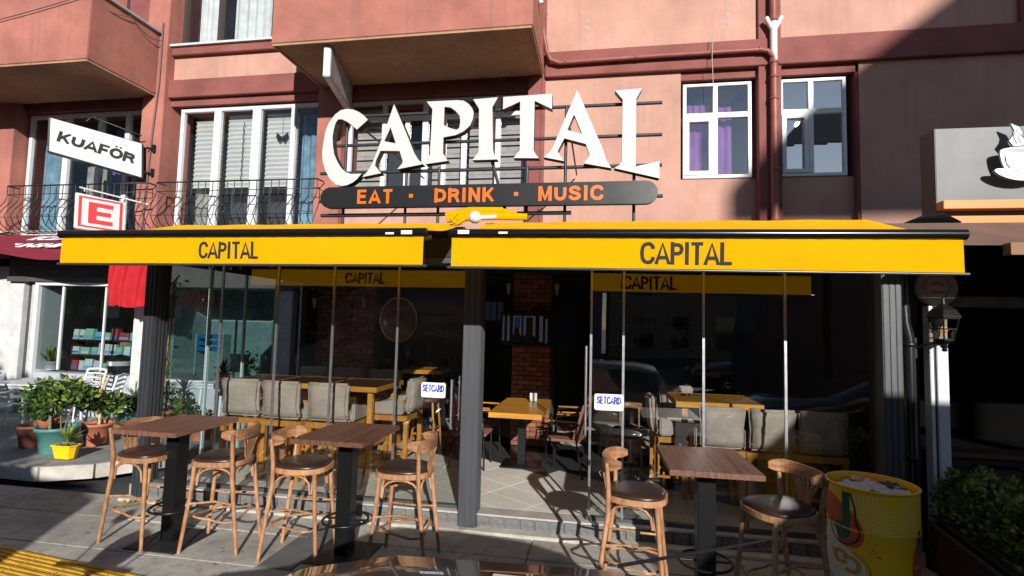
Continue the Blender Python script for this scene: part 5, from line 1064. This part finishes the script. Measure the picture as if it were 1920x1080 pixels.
for s_ in (-1, 1):
    b = MB(); b.tube([(s_ * .22, .36, 1.03), (s_ * .30, .34, 1.22), (s_ * .33, .33, 1.33)], .008, 6); b.lathe([(0, -.01), (.068, -.008), (.07, .0), (.068, .008), (0, .01)], n=16); 
    M_ = Matrix.Translation((s_ * .35, .33, 1.39)) @ Matrix.Rotation(R(80), 4, 'X'); nn = 5 * 16; b.v[-nn:] = [tuple(M_ @ Vector(v)) for v in b.v[-nn:]]; b.build('mirror', BLK, sc)
for y in (-.62, .64): t = MB(); M_ = Matrix.Translation((0, y, .25)) @ Matrix.Rotation(R(90), 4, 'Y'); t.lathe([(0, -.03), (.17, -.04), (.24, -.04), (.25, 0), (.24, .04), (.17, .04), (0, .03)], n=20); t.v = [tuple(M_ @ Vector(v)) for v in t.v]; t.build('wheel', mat('tyre', (.02, .02, .02)), sc)
# added, unseen: panel outlined to cast the shade on the upper right wall
bb = thing('shade_billboard', 'added unseen billboard across the street, shaped to shade the upper right wall', 'billboard', (13.4, -22, -.1)); b = MB()
b.prism([(0, 15.2), (0, 15.75), (1.05, 16.9), (2.1, 17.75), (3.05, 18.5), (3.9, 20.3), (12, 20.8), (12, 15.2)], 0, .4); b.build('panel', mat('shade_board_grey', (.15, .15, .16), .7), bb)
b = MB(); b.tube([(6, .2, 0), (6, .2, 15.3)], .25, 10); b.tube([(10.5, .2, 0), (10.5, .2, 15.3)], .25, 10); b.build('post', BLK, bb)
# row of low buildings across the street with a gap (seen only as reflections)
random.seed(21)
FC = [mat('far_facade_a', (.20, .17, .15), .9, n=.2), mat('far_facade_b', (.14, .15, .17), .9, n=.2), mat('far_facade_c', (.24, .20, .16), .9, n=.2)]
FAR = [(-60, -44, 9), (-43.5, -30, 7.5), (-29.5, -19, 8.5), (-18.5, -8, 7), (-7.5, 1, 8), (1.5, 9.6, 7.6), (12.6, 26, 5), (27, 40, 7), (41, 60, 8)]
FL = ['long', 'pale grey', 'tall brownish', 'narrow', 'brown', 'dark grey', 'single storey', 'beige', 'far right']
for i, (x0, x1, h) in enumerate(FAR):
    f = thing('street_building', '%s low building across the street, %s in the row from the left' % (FL[i], ['first', 'second', 'third', 'fourth', 'fifth', 'sixth', 'seventh', 'eighth', 'ninth'][i]), 'building', (x0, -26, -.1), group='low buildings across the street')
    b = MB(); b.box(0, x1 - x0, -6, 0, 0, h); b.build('wall', FC[i % 3], f); b = MB(); b.box(-.1, x1 - x0 + .1, -.3, .25, h, h + .3); b.build('cornice', FC[(i + 1) % 3], f)
    n = int((x1 - x0) / 2.6)
    for k in range(n):
        for z in (.6, 4.2):
            if z + 2 > h: continue
            b = MB(); b.box(1 + k * 2.6, 2.5 + k * 2.6, .01, .06, z, z + (2.3 if z < 1 else 1.6)); w_ = b.build('window', FC[i % 3], f); b = MB(); b.box(1.1 + k * 2.6, 2.4 + k * 2.6, .061, .07, z + .1, z + (2.2 if z < 1 else 1.5)); b.build('pane', CG_, w_)
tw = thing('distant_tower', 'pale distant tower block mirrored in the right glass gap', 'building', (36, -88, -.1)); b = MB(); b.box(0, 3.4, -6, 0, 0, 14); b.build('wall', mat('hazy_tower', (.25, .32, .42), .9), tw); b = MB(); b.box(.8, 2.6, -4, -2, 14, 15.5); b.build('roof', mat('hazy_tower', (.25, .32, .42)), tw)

# ================================================================== PLANTS
def leaf_cloud(mb, c, r, n, size, mi=0, up=.3, shell=.0):
    for _ in range(n):
        while True:
            v = Vector((random.uniform(-1, 1), random.uniform(-1, 1), random.uniform(-1, 1)))
            if shell < v.length < 1: break
        p = Vector(c) + Vector((v.x * r[0], v.y * r[1], v.z * r[2])); d = (Vector((random.gauss(0, 1), random.gauss(0, 1), random.gauss(up, .7)))).normalized(); s_ = size * random.uniform(.6, 1.3)
        e = d.cross(Vector((random.gauss(0, 1), random.gauss(0, 1), random.gauss(0, 1)))).normalized() * s_ * .28; q = d.cross(e).normalized() * s_ * .08
        mb.add([p, p + d * s_ * .5 + e + q, p + d * s_, p + d * s_ * .5 - e + q], [(0, 1, 2, 3)], mi if not isinstance(mi, tuple) else random.choice(mi))
def tree(name, label, loc, h, cr, n, size, mats, group=None):
    t = thing(name, label, 'tree', loc, group=group); b = MB(); b.tube([(0, 0, 0), (.05, .02, h * .4), (-.03, .05, h)], [.16, .12, .05], 10)
    random.seed(int(abs(loc[0]) * 10) + 5)
    for k in range(7):
        a = k * .9; b.tube([(0, 0, h * (.45 + .06 * k)), (cr[0] * .35 * math.cos(a), cr[1] * .35 * math.sin(a), h * (.7 + .05 * k)), (cr[0] * .8 * math.cos(a), cr[1] * .8 * math.sin(a), h * (.8 + .07 * k))], [.06, .04, .012], 6)
    b.build('trunk', mat('bark', (.09, .06, .045), .9, n=.4, ns=14, bump=.6), t); f = MB()
    nc, cf = (26, 1) if n < 9000 else (120, .62)
    for k in range(nc):
        a = random.uniform(0, 6.28); q = random.uniform(.0, .9) if nc > 30 else random.uniform(.0, .85); c = (cr[0] * q * math.cos(a), cr[1] * q * math.sin(a), h + cr[2] * random.uniform(-.7, .82) * math.sqrt(1 - q * q)); leaf_cloud(f, c, (cr[0] * .38 * cf, cr[1] * .38, cr[2] * .36 * cf), n // nc, size, (0, 0, 1))
    keep = [q for q in f.f if min(f.v[i_][2] for i_ in q) > .25]; f.f = keep; f.mi = [0 if random.random() < .7 else 1 for _ in keep]; f.sm = [False] * len(keep)
    tag(f.build('crown', mats, t, fixn=False), kind='stuff'); return t
tree('street_tree', 'added dense round tree behind the camera on the left, crown shaped to shade the flower pots', (-8.0, -4.4, -.1), 1.9, (5.0, 1.2, 4.2), 90000, .27, [LEAFD, LEAF])  # added unseen tree, crown shaped to throw shade over the left terrace
tree('street_tree', 'small street tree across the road mirrored in the right hand glass', (8.5, -14, -.1), 3.0, (1.8, 1.6, 1.2), 2600, .3, [LEAFD, LEAF]); tree('street_tree', 'small street tree across the road mirrored in the left glass', (-3.0, -15, -.1), 2.8, (1.8, 1.6, 1.2), 2600, .3, [LEAFD, LEAF])
TERR = mat('terracotta_pot', (.44, .15, .08), .8, n=.2, ns=6, bump=.15); TEAL = mat('teal_plastic_pot', (.075, .22, .20), .45, n=.12, ns=5); BRN = mat('brown_plastic_pot', (.16, .055, .04), .6, n=.2); DGR = mat('dark_green_pot', (.02, .05, .045), .5); YPL = mat('yellow_plastic_pot', (.85, .55, .01), .4, n=.05)
def pot(name, label, loc, r0, r1, h, m, sx=1, n=32, cat='flower pot'):
    t = thing(name, label, cat, loc); b = MB(); b.lathe([(0, .0), (r0, .0), (r0 * 1.02, .01), (r1 * .95, h * .86), (r1 * 1.05, h * .87), (r1 * 1.06, h), (r1 * .94, h), (r1 * .92, h * .88), (r1 * .9, h * .86)], n=n, sx=sx); b.build('pot', m, t)
    b = MB(); b.lathe([(r1 * .93, h * .86), (r1 * .5, h * .90), (0, h * .91)], n=n, sx=sx); b.build('soil', SOIL, t); return t
def blades(t, c, n, L, w, m, spread=.9, name='leaf', seed=1, droop=.35, jit=.2):
    random.seed(seed)
    for k in range(n):
        a = 2 * math.pi * k * .382 * 1.0 + random.uniform(-jit, jit); el = random.uniform(1 - spread, 1) * R(88); l = L * random.uniform(.75, 1.1); d = Vector((math.cos(a) * math.cos(el), math.sin(a) * math.cos(el), math.sin(el))); s_ = Vector((-math.sin(a), math.cos(a), 0)) * w / 2; c_ = Vector(c); P = [c_ + d * l * f - Vector((0, 0, droop * l * f * f * math.cos(el))) for f in (0, .35, .7, 1)]
        ws = (.5, 1, .75, .03); up_ = Vector((0, 0, w * .18)); b = MB(); vs = []
        for p, q in zip(P, ws): vs += [p - s_ * q + up_ * q, p, p + s_ * q + up_ * q]
        b.add(vs, [(i * 3 + j, i * 3 + j + 1, i * 3 + j + 4, i * 3 + j + 3) for i in range(3) for j in range(2)], 0, True); b.build(name, m, t, fixn=False)
def foliage(t, clouds, mats, nm='foliage', seed=2):
    random.seed(seed); f = MB()
    for c, r, n, s_ in clouds: leaf_cloud(f, c, (r[0] * 1.15, r[1] * 1.15, r[2] * 1.25), int(n * .5), s_ * 1.3, tuple(range(len(mats))))
    tag(f.build(nm, mats, t, fixn=False), kind='stuff')
def stems(t, paths, r=.008, m=STEM):
    b = MB(); 
    for p in paths: b.tube(p, r, 6)
    b.build('stem', m, t)
t = pot('potted_plant', 'dark brown pot with feathery dark plant at the left edge', (-7.70, 6.15, .15), .15, .20, .30, BRN, cat='potted plant'); stems(t, [[(0, 0, .25), (-.03, 0, .5), (.02, 0, .72)], [(0, 0, .25), (.08, .03, .6)]]); blades(t, (0, 0, .36), 26, .38, .035, LEAFD, .85, seed=3); foliage(t, [((0, 0, .6), (.18, .16, .18), 320, .07)], [LEAFD, LEAF], seed=4)
t = pot('potted_plant', 'large teal pot with green bush and cactus stem, second from the left', (-7.12, 5.98, .15), .17, .235, .34, TEAL, cat='potted plant')
b = MB(); b.lathe([(0, 0), (.09, .0), (.11, .1), (.12, .12), (0, .11)], n=20); b.v = [(x - .1, y - .05, z + .33) for x, y, z in b.v]; b.build('inner_pot', TERR, t)
stems(t, [[(-.05, 0, .3), (-.12, 0, .55), (-.2, .05, .78)], [(.05, .0, .3), (.02, 0, .6), (.12, 0, .85)], [(.1, 0, .3), (.2, -.03, .52), (.32, 0, .78)], [(-.05, 0, .3), (-.02, 0, .7)]], .009); b = MB(); b.tube([(.02, -.12, .3), (.01, -.12, .55), (.04, -.12, .66), (.09, -.12, .67)], .018, 8); b.build('cactus_stem', LEAFG, t)
foliage(t, [((-.22, .05, .78), (.22, .2, .12), 420, .085), ((.05, 0, .80), (.2, .2, .14), 380, .085), ((-.08, -.1, .58), (.18, .14, .1), 200, .08), ((.33, .02, .76), (.14, .12, .12), 180, .075)], [LEAF, LEAFD, LEAFY], seed=5); blades(t, (-.12, -.02, .52), 12, .24, .035, LEAFY, .8, seed=31); blades(t, (.02, 0, .62), 14, .26, .035, LEAF, .9, seed=32)
t = thing('potted_plant', 'yellow rectangular pot with a spiky succulent at the kerb edge', 'potted plant', (-6.66, 5.72, .165)); b = MB(); P0 = [(-.12, -.07), (.12, -.07), (.14, 0), (.12, .07), (-.12, .07), (-.14, 0)]; vs = [(x * .85, y * .8, 0) for x, y in P0] + [(x * 1.08, y * 1.1, .15) for x, y in P0] + [(x * 1.2, y * 1.25, .155) for x, y in P0] + [(x * 1.2, y * 1.25, .17) for x, y in P0] + [(x * 1.02, y * 1.0, .17) for x, y in P0] + [(x, y, .14) for x, y in P0]
b.add(vs, [(i * 6 + j, i * 6 + (j + 1) % 6, (i + 1) * 6 + (j + 1) % 6, (i + 1) * 6 + j) for i in range(5) for j in range(6)] + [(0, 1, 2, 3, 4, 5)]); b.build('pot', YPL, t, bevel=.004); b = MB(); b.add([(x, y, .145) for x, y in P0], [(0, 1, 2, 3, 4, 5)]); b.build('soil', SOIL, t)
stems(t, [[(0, .01, .14), (.0, .01, .24)]], .014); blades(t, (0, .01, .22), 20, .22, .045, LEAFY, .8, seed=7, droop=.15)
for k, (x, y) in enumerate(((-.03, -.05), (.05, -.05), (.1, -.02))):
    b = MB()
    for q in range(3):
        for j in range(8): a = j * .785 + q * .4; rr = .045 - q * .013; b.add([(x, y, .15), (x + rr * math.cos(a - .3), y + rr * math.sin(a - .3), .17 + q * .012), (x + rr * 1.3 * math.cos(a), y + rr * 1.3 * math.sin(a), .185 + q * .015), (x + rr * math.cos(a + .3), y + rr * math.sin(a + .3), .17 + q * .012)], [(0, 1, 2, 3)])
    b.build('rosette', LEAFG, t, fixn=False)
t = pot('potted_plant', 'terracotta pot with a cut pale trunk and bushy leaves', (-7.02, 6.45, .15), .12, .20, .31, TERR, cat='potted plant'); stems(t, [[(.03, 0, .27), (.03, 0, .6), (.07, 0, .82), (.14, 0, .98)]], .018, mat('pale_trunk', (.5, .42, .3), .8, n=.2)); stems(t, [[(-.05, .05, .27), (-.06, .05, .97)]], .014, mat('cane', (.5, .32, .12), .7)); stems(t, [[(0, 0, .28), (-.1, 0, .5), (-.22, 0, .68)], [(0, 0, .28), (.12, 0, .5), (.25, 0, .62)]])
foliage(t, [((-.2, 0, .62), (.22, .18, .12), 380, .085), ((.22, 0, .58), (.2, .18, .12), 340, .085), ((0, .1, .52), (.2, .15, .1), 200, .08)], [LEAF, LEAFY, LEAFD], seed=8); blades(t, (-.2, 0, .6), 14, .24, .035, LEAFY, .9, seed=33)
t = pot('potted_plant', 'tall teal pot near the left post holding a smaller dark pot', (-6.92, 6.98, .15), .17, .235, .42, TEAL, cat='potted plant'); b = MB(); b.lathe([(0, 0), (.08, 0), (.13, .17), (.14, .19), (0, .18)], n=20); b.v = [(x - .05, y, z + .42) for x, y, z in b.v]; b.build('inner_pot', DGR, t)
blades(t, (-.05, 0, .6), 34, .30, .022, LEAFG, .8, seed=9, droop=.2); foliage(t, [((.18, 0, .52), (.1, .1, .12), 150, .07), ((.25, 0, .75), (.12, .1, .1), 160, .06)], [LEAFY, LEAF], seed=10)
t = pot('potted_plant', 'spiky yellow green yucca standing by the white window post', (-6.85, 7.35, .15), .15, .2, .35, TERR, cat='potted plant'); stems(t, [[(0, 0, .3), (0, 0, .85)]], .025); blades(t, (0, 0, .85), 34, .40, .03, LEAFY, .75, seed=12, droop=.25); foliage(t, [((0, -.05, .6), (.24, .2, .22), 520, .07)], [LEAF, LEAFG], seed=13)
t = pot('potted_plant', 'small terracotta pot half hidden behind the left enclosure post', (-6.3, 7.2, .15), .1, .14, .3, TERR, cat='potted plant'); foliage(t, [((0, 0, .42), (.16, .14, .14), 240, .07)], [LEAF, LEAFD], seed=14)
t = pot('potted_plant', 'pale yellow fern in the corner of the left shop window', (-10.2, 8.35, .92), .09, .12, .16, WPAINT, cat='potted plant'); blades(t, (-.05, 0, .12), 16, .34, .05, LEAFY, .5, seed=15, droop=.1); blades(t, (.14, 0, .12), 14, .34, .05, LEAFY, .5, seed=16, droop=.1)
t = pot('potted_plant', 'potted aloe on the white table behind the side glass', (-5.95, 7.55, .95), .09, .12, .14, TERR, cat='potted plant'); blades(t, (0, 0, .12), 16, .28, .04, LEAF, .7, seed=17, droop=.3)
t = pot('potted_plant', 'small yellow green sprig in a red pot on the white table', (-5.6, 7.7, .95), .08, .11, .1, mat('red_pot', (.35, .03, .03), .5), cat='potted plant'); stems(t, [[(0, 0, .1), (.03, 0, .38)]]); foliage(t, [((.03, 0, .3), (.09, .08, .2), 110, .06)], [LEAFY, LEAF], seed=18)
t = pot('potted_plant', 'low leafy pot on the floor behind the left enclosure post', (-5.9, 7.1, .15), .12, .16, .24, TERR, cat='potted plant'); foliage(t, [((0, 0, .34), (.13, .12, .10), 140, .07)], [LEAFD, LEAF], seed=19)
t = thing('climbing_vine', 'dry climbing vine rising beside the left enclosure post', 'vine', (-5.28, 5.7, .15)); stems(t, [[(0.02, 0, 0), (.0, 0, .5), (.05, 0, .85), (-.03, 0, 1.2), (.02, 0, 1.6), (-.02, 0, 2.2), (.1, 0, 2.35)]], .013, mat('vine_bark', (.3, .18, .07), .8)); foliage(t, [((.05, 0, 2.2), (.12, .1, .12), 60, .08), ((0, 0, 1.5), (.05, .05, .3), 30, .06), ((.0, 0, .5), (.06, .06, .4), 40, .05)], [LEAFY, LEAF], seed=20)

# hedge planter on the right
hp = thing('hedge_planter', 'clipped green hedge in a dark trough at the lower right corner', 'hedge', (0, 0, 0)); A_ = Vector((2.80, 5.16, 0)); B_ = Vector((2.50, 3.0, 0)); d = (B_ - A_).normalized(); nn = Vector((-d.y, d.x, 0)); 
if nn.x < 0: nn = -nn
hp.location = A_; b = MB(); vs = [Vector((0, 0, 0)), B_ - A_, B_ - A_ + nn * .5, nn * .5]; b.add([v + Vector((0, 0, .02)) for v in vs] + [v + Vector((0, 0, .40)) for v in vs], [(0, 1, 2, 3), (4, 5, 6, 7), (0, 1, 5, 4), (1, 2, 6, 5), (2, 3, 7, 6), (3, 0, 4, 7)]); b.build('trough', mat('maroon_trough', (.06, .018, .014), .5, n=.3), hp, bevel=.01)
b = MB(); b.tube([Vector((-.02, 0, .41)), B_ - A_ + Vector((-.02, 0, .41))], .02, 4); b.build('trough_rim', mat('rim_grey', (.05, .05, .055), .5), hp)
random.seed(30); f = MB()
for k in range(26):
    q = (k + .5) / 26; c = (B_ - A_) * q + nn * .24; leaf_cloud(f, (c.x, c.y, .60 + random.uniform(-.02, .03)), (.24, .13, .23), 400, .052, (0, 1, 1, 2), up=.5, shell=.5)
    leaf_cloud(f, (c.x + random.uniform(-.15, .15), c.y, .82 + random.uniform(-.03, .04)), (.06, .06, .06), 40, .06, (0, 2), up=1)
tag(f.build('foliage', [LEAF, LEAFD, LEAFY], hp, fixn=False), kind='stuff')
b = MB(); b.add([v + Vector((0, 0, .45)) for v in vs], [(0, 1, 2, 3)]); b.build('soil', SOIL, hp)

# ================================================================== PAINTED DRUM
DR = thing('painted_drum', 'yellow painted oil drum used as a bin, decorated with shapes and lines', 'drum', (1.98, 4.33, 0)); DY = mat('drum_yellow', (.86, .50, .008), .45, n=.14, ns=3, bump=.1, bs=8); r_ = .285; HH = .90
b = MB(); b.lathe([(r_, .0), (r_ + .006, .01), (r_, .02), (r_, .3), (r_ + .004, .31), (r_, .32), (r_, .6), (r_ + .004, .61), (r_, .62), (r_, HH - .012)], n=64); b.build('shell', DY, DR)
b = MB(); b.lathe([(r_ - .004, HH - .15), (r_ - .004, HH - .004), (r_ + .002, HH + .004), (r_ + .009, HH), (r_ + .009, HH - .01), (r_ + .001, HH - .012)], n=64); b.lathe([(r_ - .004, HH - .15), (0, HH - .15)], n=64); b.build('rim', DY, DR)
cx_ = math.atan2(-4.33, -1.98)  # direction towards the viewer
def dpaint(polys, m, lift=.0012, nm='paint_shape'):
    """flat print wrapped round the shell: polygon in (arc metres to the right, height)"""
    import mathutils.geometry as g
    b = MB()
    for poly in polys:
        t = bmesh.new(); vs = [t.verts.new((p[0], p[1], 0)) for p in poly]
        try: t.faces.new(vs)
        except Exception: pass
        bmesh.ops.triangulate(t, faces=t.faces[:]); 
        for _ in range(2): bmesh.ops.subdivide_edges(t, edges=[e for e in t.edges if e.calc_length() > .03], cuts=2, use_grid_fill=False); bmesh.ops.triangulate(t, faces=t.faces[:])
        t.verts.index_update(); V = []
        for v in t.verts: a = cx_ + (v.co.x * 1.1 - .02) / r_; V.append(((r_ + lift) * math.cos(a), (r_ + lift) * math.sin(a), v.co.y if v.co.y > .84 else .84 + (v.co.y - .84) * .86))
        b.add(V, [tuple(v.index for v in f_.verts) for f_ in t.faces]); t.free()
    b.build(nm, m, DR, fixn=False)
def ell(cx, cz, rx, rz, n=28, rot=0, a0=0, a1=360): return [(cx + rx * math.cos(R(a0 + (a1 - a0) * k / n)) * math.cos(rot) - rz * math.sin(R(a0 + (a1 - a0) * k / n)) * math.sin(rot), cz + rx * math.cos(R(a0 + (a1 - a0) * k / n)) * math.sin(rot) + rz * math.sin(R(a0 + (a1 - a0) * k / n)) * math.cos(rot)) for k in range(n + (a1 - a0 != 360))]
def ribbon(P, w):
    L = []; Rr = []
    for i, p in enumerate(P):
        a = P[max(0, i - 1)]; c = P[min(len(P) - 1, i + 1)]; dx, dz = c[0] - a[0], c[1] - a[1]; q = math.hypot(dx, dz) or 1; L.append((p[0] - dz / q * w / 2, p[1] + dx / q * w / 2)); Rr.append((p[0] + dz / q * w / 2, p[1] - dx / q * w / 2))
    return [[L[i], L[i + 1], Rr[i + 1], Rr[i]] for i in range(len(P) - 1)]
RO = mat('drum_red_orange', (.50, .10, .035), .5); GRN = mat('drum_green', (.012, .10, .07), .5); WPR = mat('drum_white', (.62, .62, .58), .5); GOLD = mat('drum_gold', (.55, .27, .02), .5); BKL = mat('drum_black', (.012, .012, .012), .5); PALE = mat('drum_pale_line', (.62, .66, .34), .5); BLU = mat('drum_blue', (.03, .14, .28), .5)
dpaint([ell(-.17, .60, .13, .19, rot=.5), ell(-.26, .70, .1, .12)], RO); dpaint([ell(.30, .28, .055, .24)], RO); dpaint([ell(.33, .5, .04, .12)], GRN)
dpaint([ell(-.165, .545, .062, .075), [(-.155, .55), (-.105, .55), (-.105, .86), (-.155, .86)]], GRN, .002)
dpaint(ribbon(ell(-.15, .56, .10, .12, 20, a0=150, a1=390), .011) + ribbon([(-.065, .60), (-.075, .75), (-.10, .86)], .011), BKL, .003)
for k in range(7): dpaint(ribbon(ell(.13, .86, .085 + k * .024, .125 + k * .031, 26, a0=180, a1=360), .0045), PALE, .0025, 'paint_line')
dpaint([ell(-.275, .40, .085, .17, rot=-.15), ell(-.20, .33, .13, .10), ell(-.12, .27, .10, .10), ell(-.25, .18, .1, .12), ell(.12, .03, .16, .055)], WPR, .0022)
dpaint(ribbon(ell(-.17, .33, .045, .045, 20, a0=20, a1=330), .030) + ribbon(ell(-.105, .29, .05, .055, 20, a0=-130, a1=150), .030) + ribbon([(-.25, .36), (-.22, .33), (-.19, .32)], .02), GOLD, .0034); dpaint(ribbon(ell(-.12, .26, .125, .135, 24, a0=-60, a1=80), .012), GOLD, .0030)
dpaint(ribbon(ell(-.2, .16, .07, .035, 14, a0=180, a1=350), .010) + ribbon([(.02, .05), (.08, .06), (.16, .05), (.24, .03)], .012), BLU, .0036)
dpaint(ribbon([(.07, .27), (.10, .24), (.16, .235), (.24, .24), (.28, .235)], .006) + ribbon([(.07, .27), (.07, .19)], .006) + ribbon([(.15, .235), (.15, .19), (.27, .19), (.28, .235)], .006) + ribbon([(.20, .235), (.20, .19)], .006) + ribbon([(.23, .235), (.23, .19)], .006) + ribbon([(.255, .36), (.275, .33), (.285, .36), (.30, .33), (.315, .365)], .007), WPR, .0038, 'paint_line')
dpaint([ell(random.uniform(-.02, .2), random.uniform(.09, .16), .004, .004, 6) for _ in range(14)] + [ell(random.uniform(.0, .06), random.uniform(.40, .46), .009, .003, 6, rot=random.uniform(-.5, .5)) for _ in range(5)], BKL, .003, 'paint_dot')
# crumpled sheets in the drum
random.seed(8)
for nm, lb, cx, cy, s_, m in (('crumpled_paper', 'crumpled white printed paper lying in the drum', -.07, .02, .20, mat('lilac_paper', (.55, .55, .60), .7, n=.25, ns=14)), ('crumpled_paper', 'second white printed paper towards the right of the drum', .07, -.08, .17, mat('lilac_paper', (.5, .5, .55))), ('orange_wrapper', 'orange wrapper lying at the back of the drum', .03, .15, .13, mat('orange_wrapper', (.65, .22, .02), .5)), ('red_wrapper', 'red wrapper near the front rim of the drum', .14, -.14, .09, mat('red_wrapper', (.4, .05, .04), .5)), ('dark_bag', 'dark grey bag among the papers in the drum', .15, .02, .10, mat('dark_bag', (.04, .04, .05), .4))):
    b = MB(); n = 7; vs = [((i / (n - 1) - .5) * 2 * s_ * random.uniform(.8, 1), (j / (n - 1) - .5) * 1.3 * s_ * random.uniform(.8, 1), random.uniform(-.012, .016)) for j in range(n) for i in range(n)]
    b.add(vs, [(j * n + i, j * n + i + 1, (j + 1) * n + i + 1, (j + 1) * n + i) for j in range(n - 1) for i in range(n - 1)]); o = b.build(nm, m, None, (1.98 + cx, 4.33 + cy, HH - .035 + random.uniform(0, .015)), fixn=False); o.rotation_euler = (random.uniform(-.05, .05), random.uniform(-.05, .05), random.uniform(0, 3)); tag(o, lb, nm.split('_')[1])

# ================================================================== WHITE PLASTIC FURNITURE
WPL = mat('white_plastic', (.62, .64, .68), .4, n=.05)
def pchair():
    r = thing('plastic_chair', 'x', 'chair'); b = MB(); b.box(-.21, .21, -.21, .21, .41, .44); b.build('seat', WPL, r, bevel=.012)
    for s_ in (-1, 1):
        b = MB(); b.tube([(s_ * .2, -.2, .42), (s_ * .21, -.25, .70), (s_ * .21, -.29, .86)], .02, 6); b.build('back_post', WPL, r)
        b = MB(); b.tube([(s_ * .21, -.25, .64), (s_ * .23, .05, .64), (s_ * .22, .18, .60), (s_ * .23, .22, 0)], .017, 6); b.build('armrest', WPL, r); b = MB(); b.tube([(s_ * .2, -.2, .42), (s_ * .22, -.24, 0)], .018, 6); b.build('leg', WPL, r)
    for k in range(5):
        z = .50 + k * .075; b = MB(); b.tube([(-.20, -.225 - k * .014, z), (0, -.25 - k * .014, z + .012), (.20, -.225 - k * .014, z)], .018, 6, flat=.5); b.build('slat', WPL, r)
    b = MB(); b.tube([(-.21, -.29, .87), (0, -.31, .89), (.21, -.29, .87)], .024, 6, flat=.6); b.build('top_rail', WPL, r); return r
p0 = pchair(); kids = list(p0.children)
PC = [(-9.55, 7.35, -20, 'white slatted plastic chair at the far left, beside the table'), (-8.7, 7.6, 175, 'white slatted plastic chair behind the white table, under the shop window'), (-7.75, 7.1, 120, 'white slatted plastic chair on the right of the white table, facing left'), (-9.0, 6.6, 10, 'white slatted plastic chair in front of the table at the left edge')]
for i, (x, y, a, lb) in enumerate(PC):
    if i == 0: p0.location = (x, y, .15); p0.rotation_euler.z = R(a); p0['label'] = lb; p0['group'] = 'white plastic chairs on the left terrace'
    else: dup(p0, (x, y, .15), R(a), lb, kids=kids)
def ptable(lb, x, y, w_, d_, z):
    r = thing('plastic_table', lb, 'table', (x, y, .15)); b = MB(); b.box(-w_ / 2, w_ / 2, -d_ / 2, d_ / 2, z - .03, z); b.box(-w_ / 2 + .03, w_ / 2 - .03, -d_ / 2 + .03, d_ / 2 - .03, z - .08, z - .031); b.build('tabletop', WPL, r, bevel=.01)
    for sx in (-1, 1):
        for sy in (-1, 1): b = MB(); b.tube([(sx * (w_ / 2 - .08), sy * (d_ / 2 - .08), z - .04), (sx * (w_ / 2 - .04), sy * (d_ / 2 - .05), 0)], .025, 6); b.build('leg', WPL, r)
ptable('white plastic table among the slatted chairs on the left terrace', -8.75, 6.95, 1.3, .75, .76); ptable('tall white plastic table with small plants behind the side glass', -5.8, 7.6, .9, .6, .80)
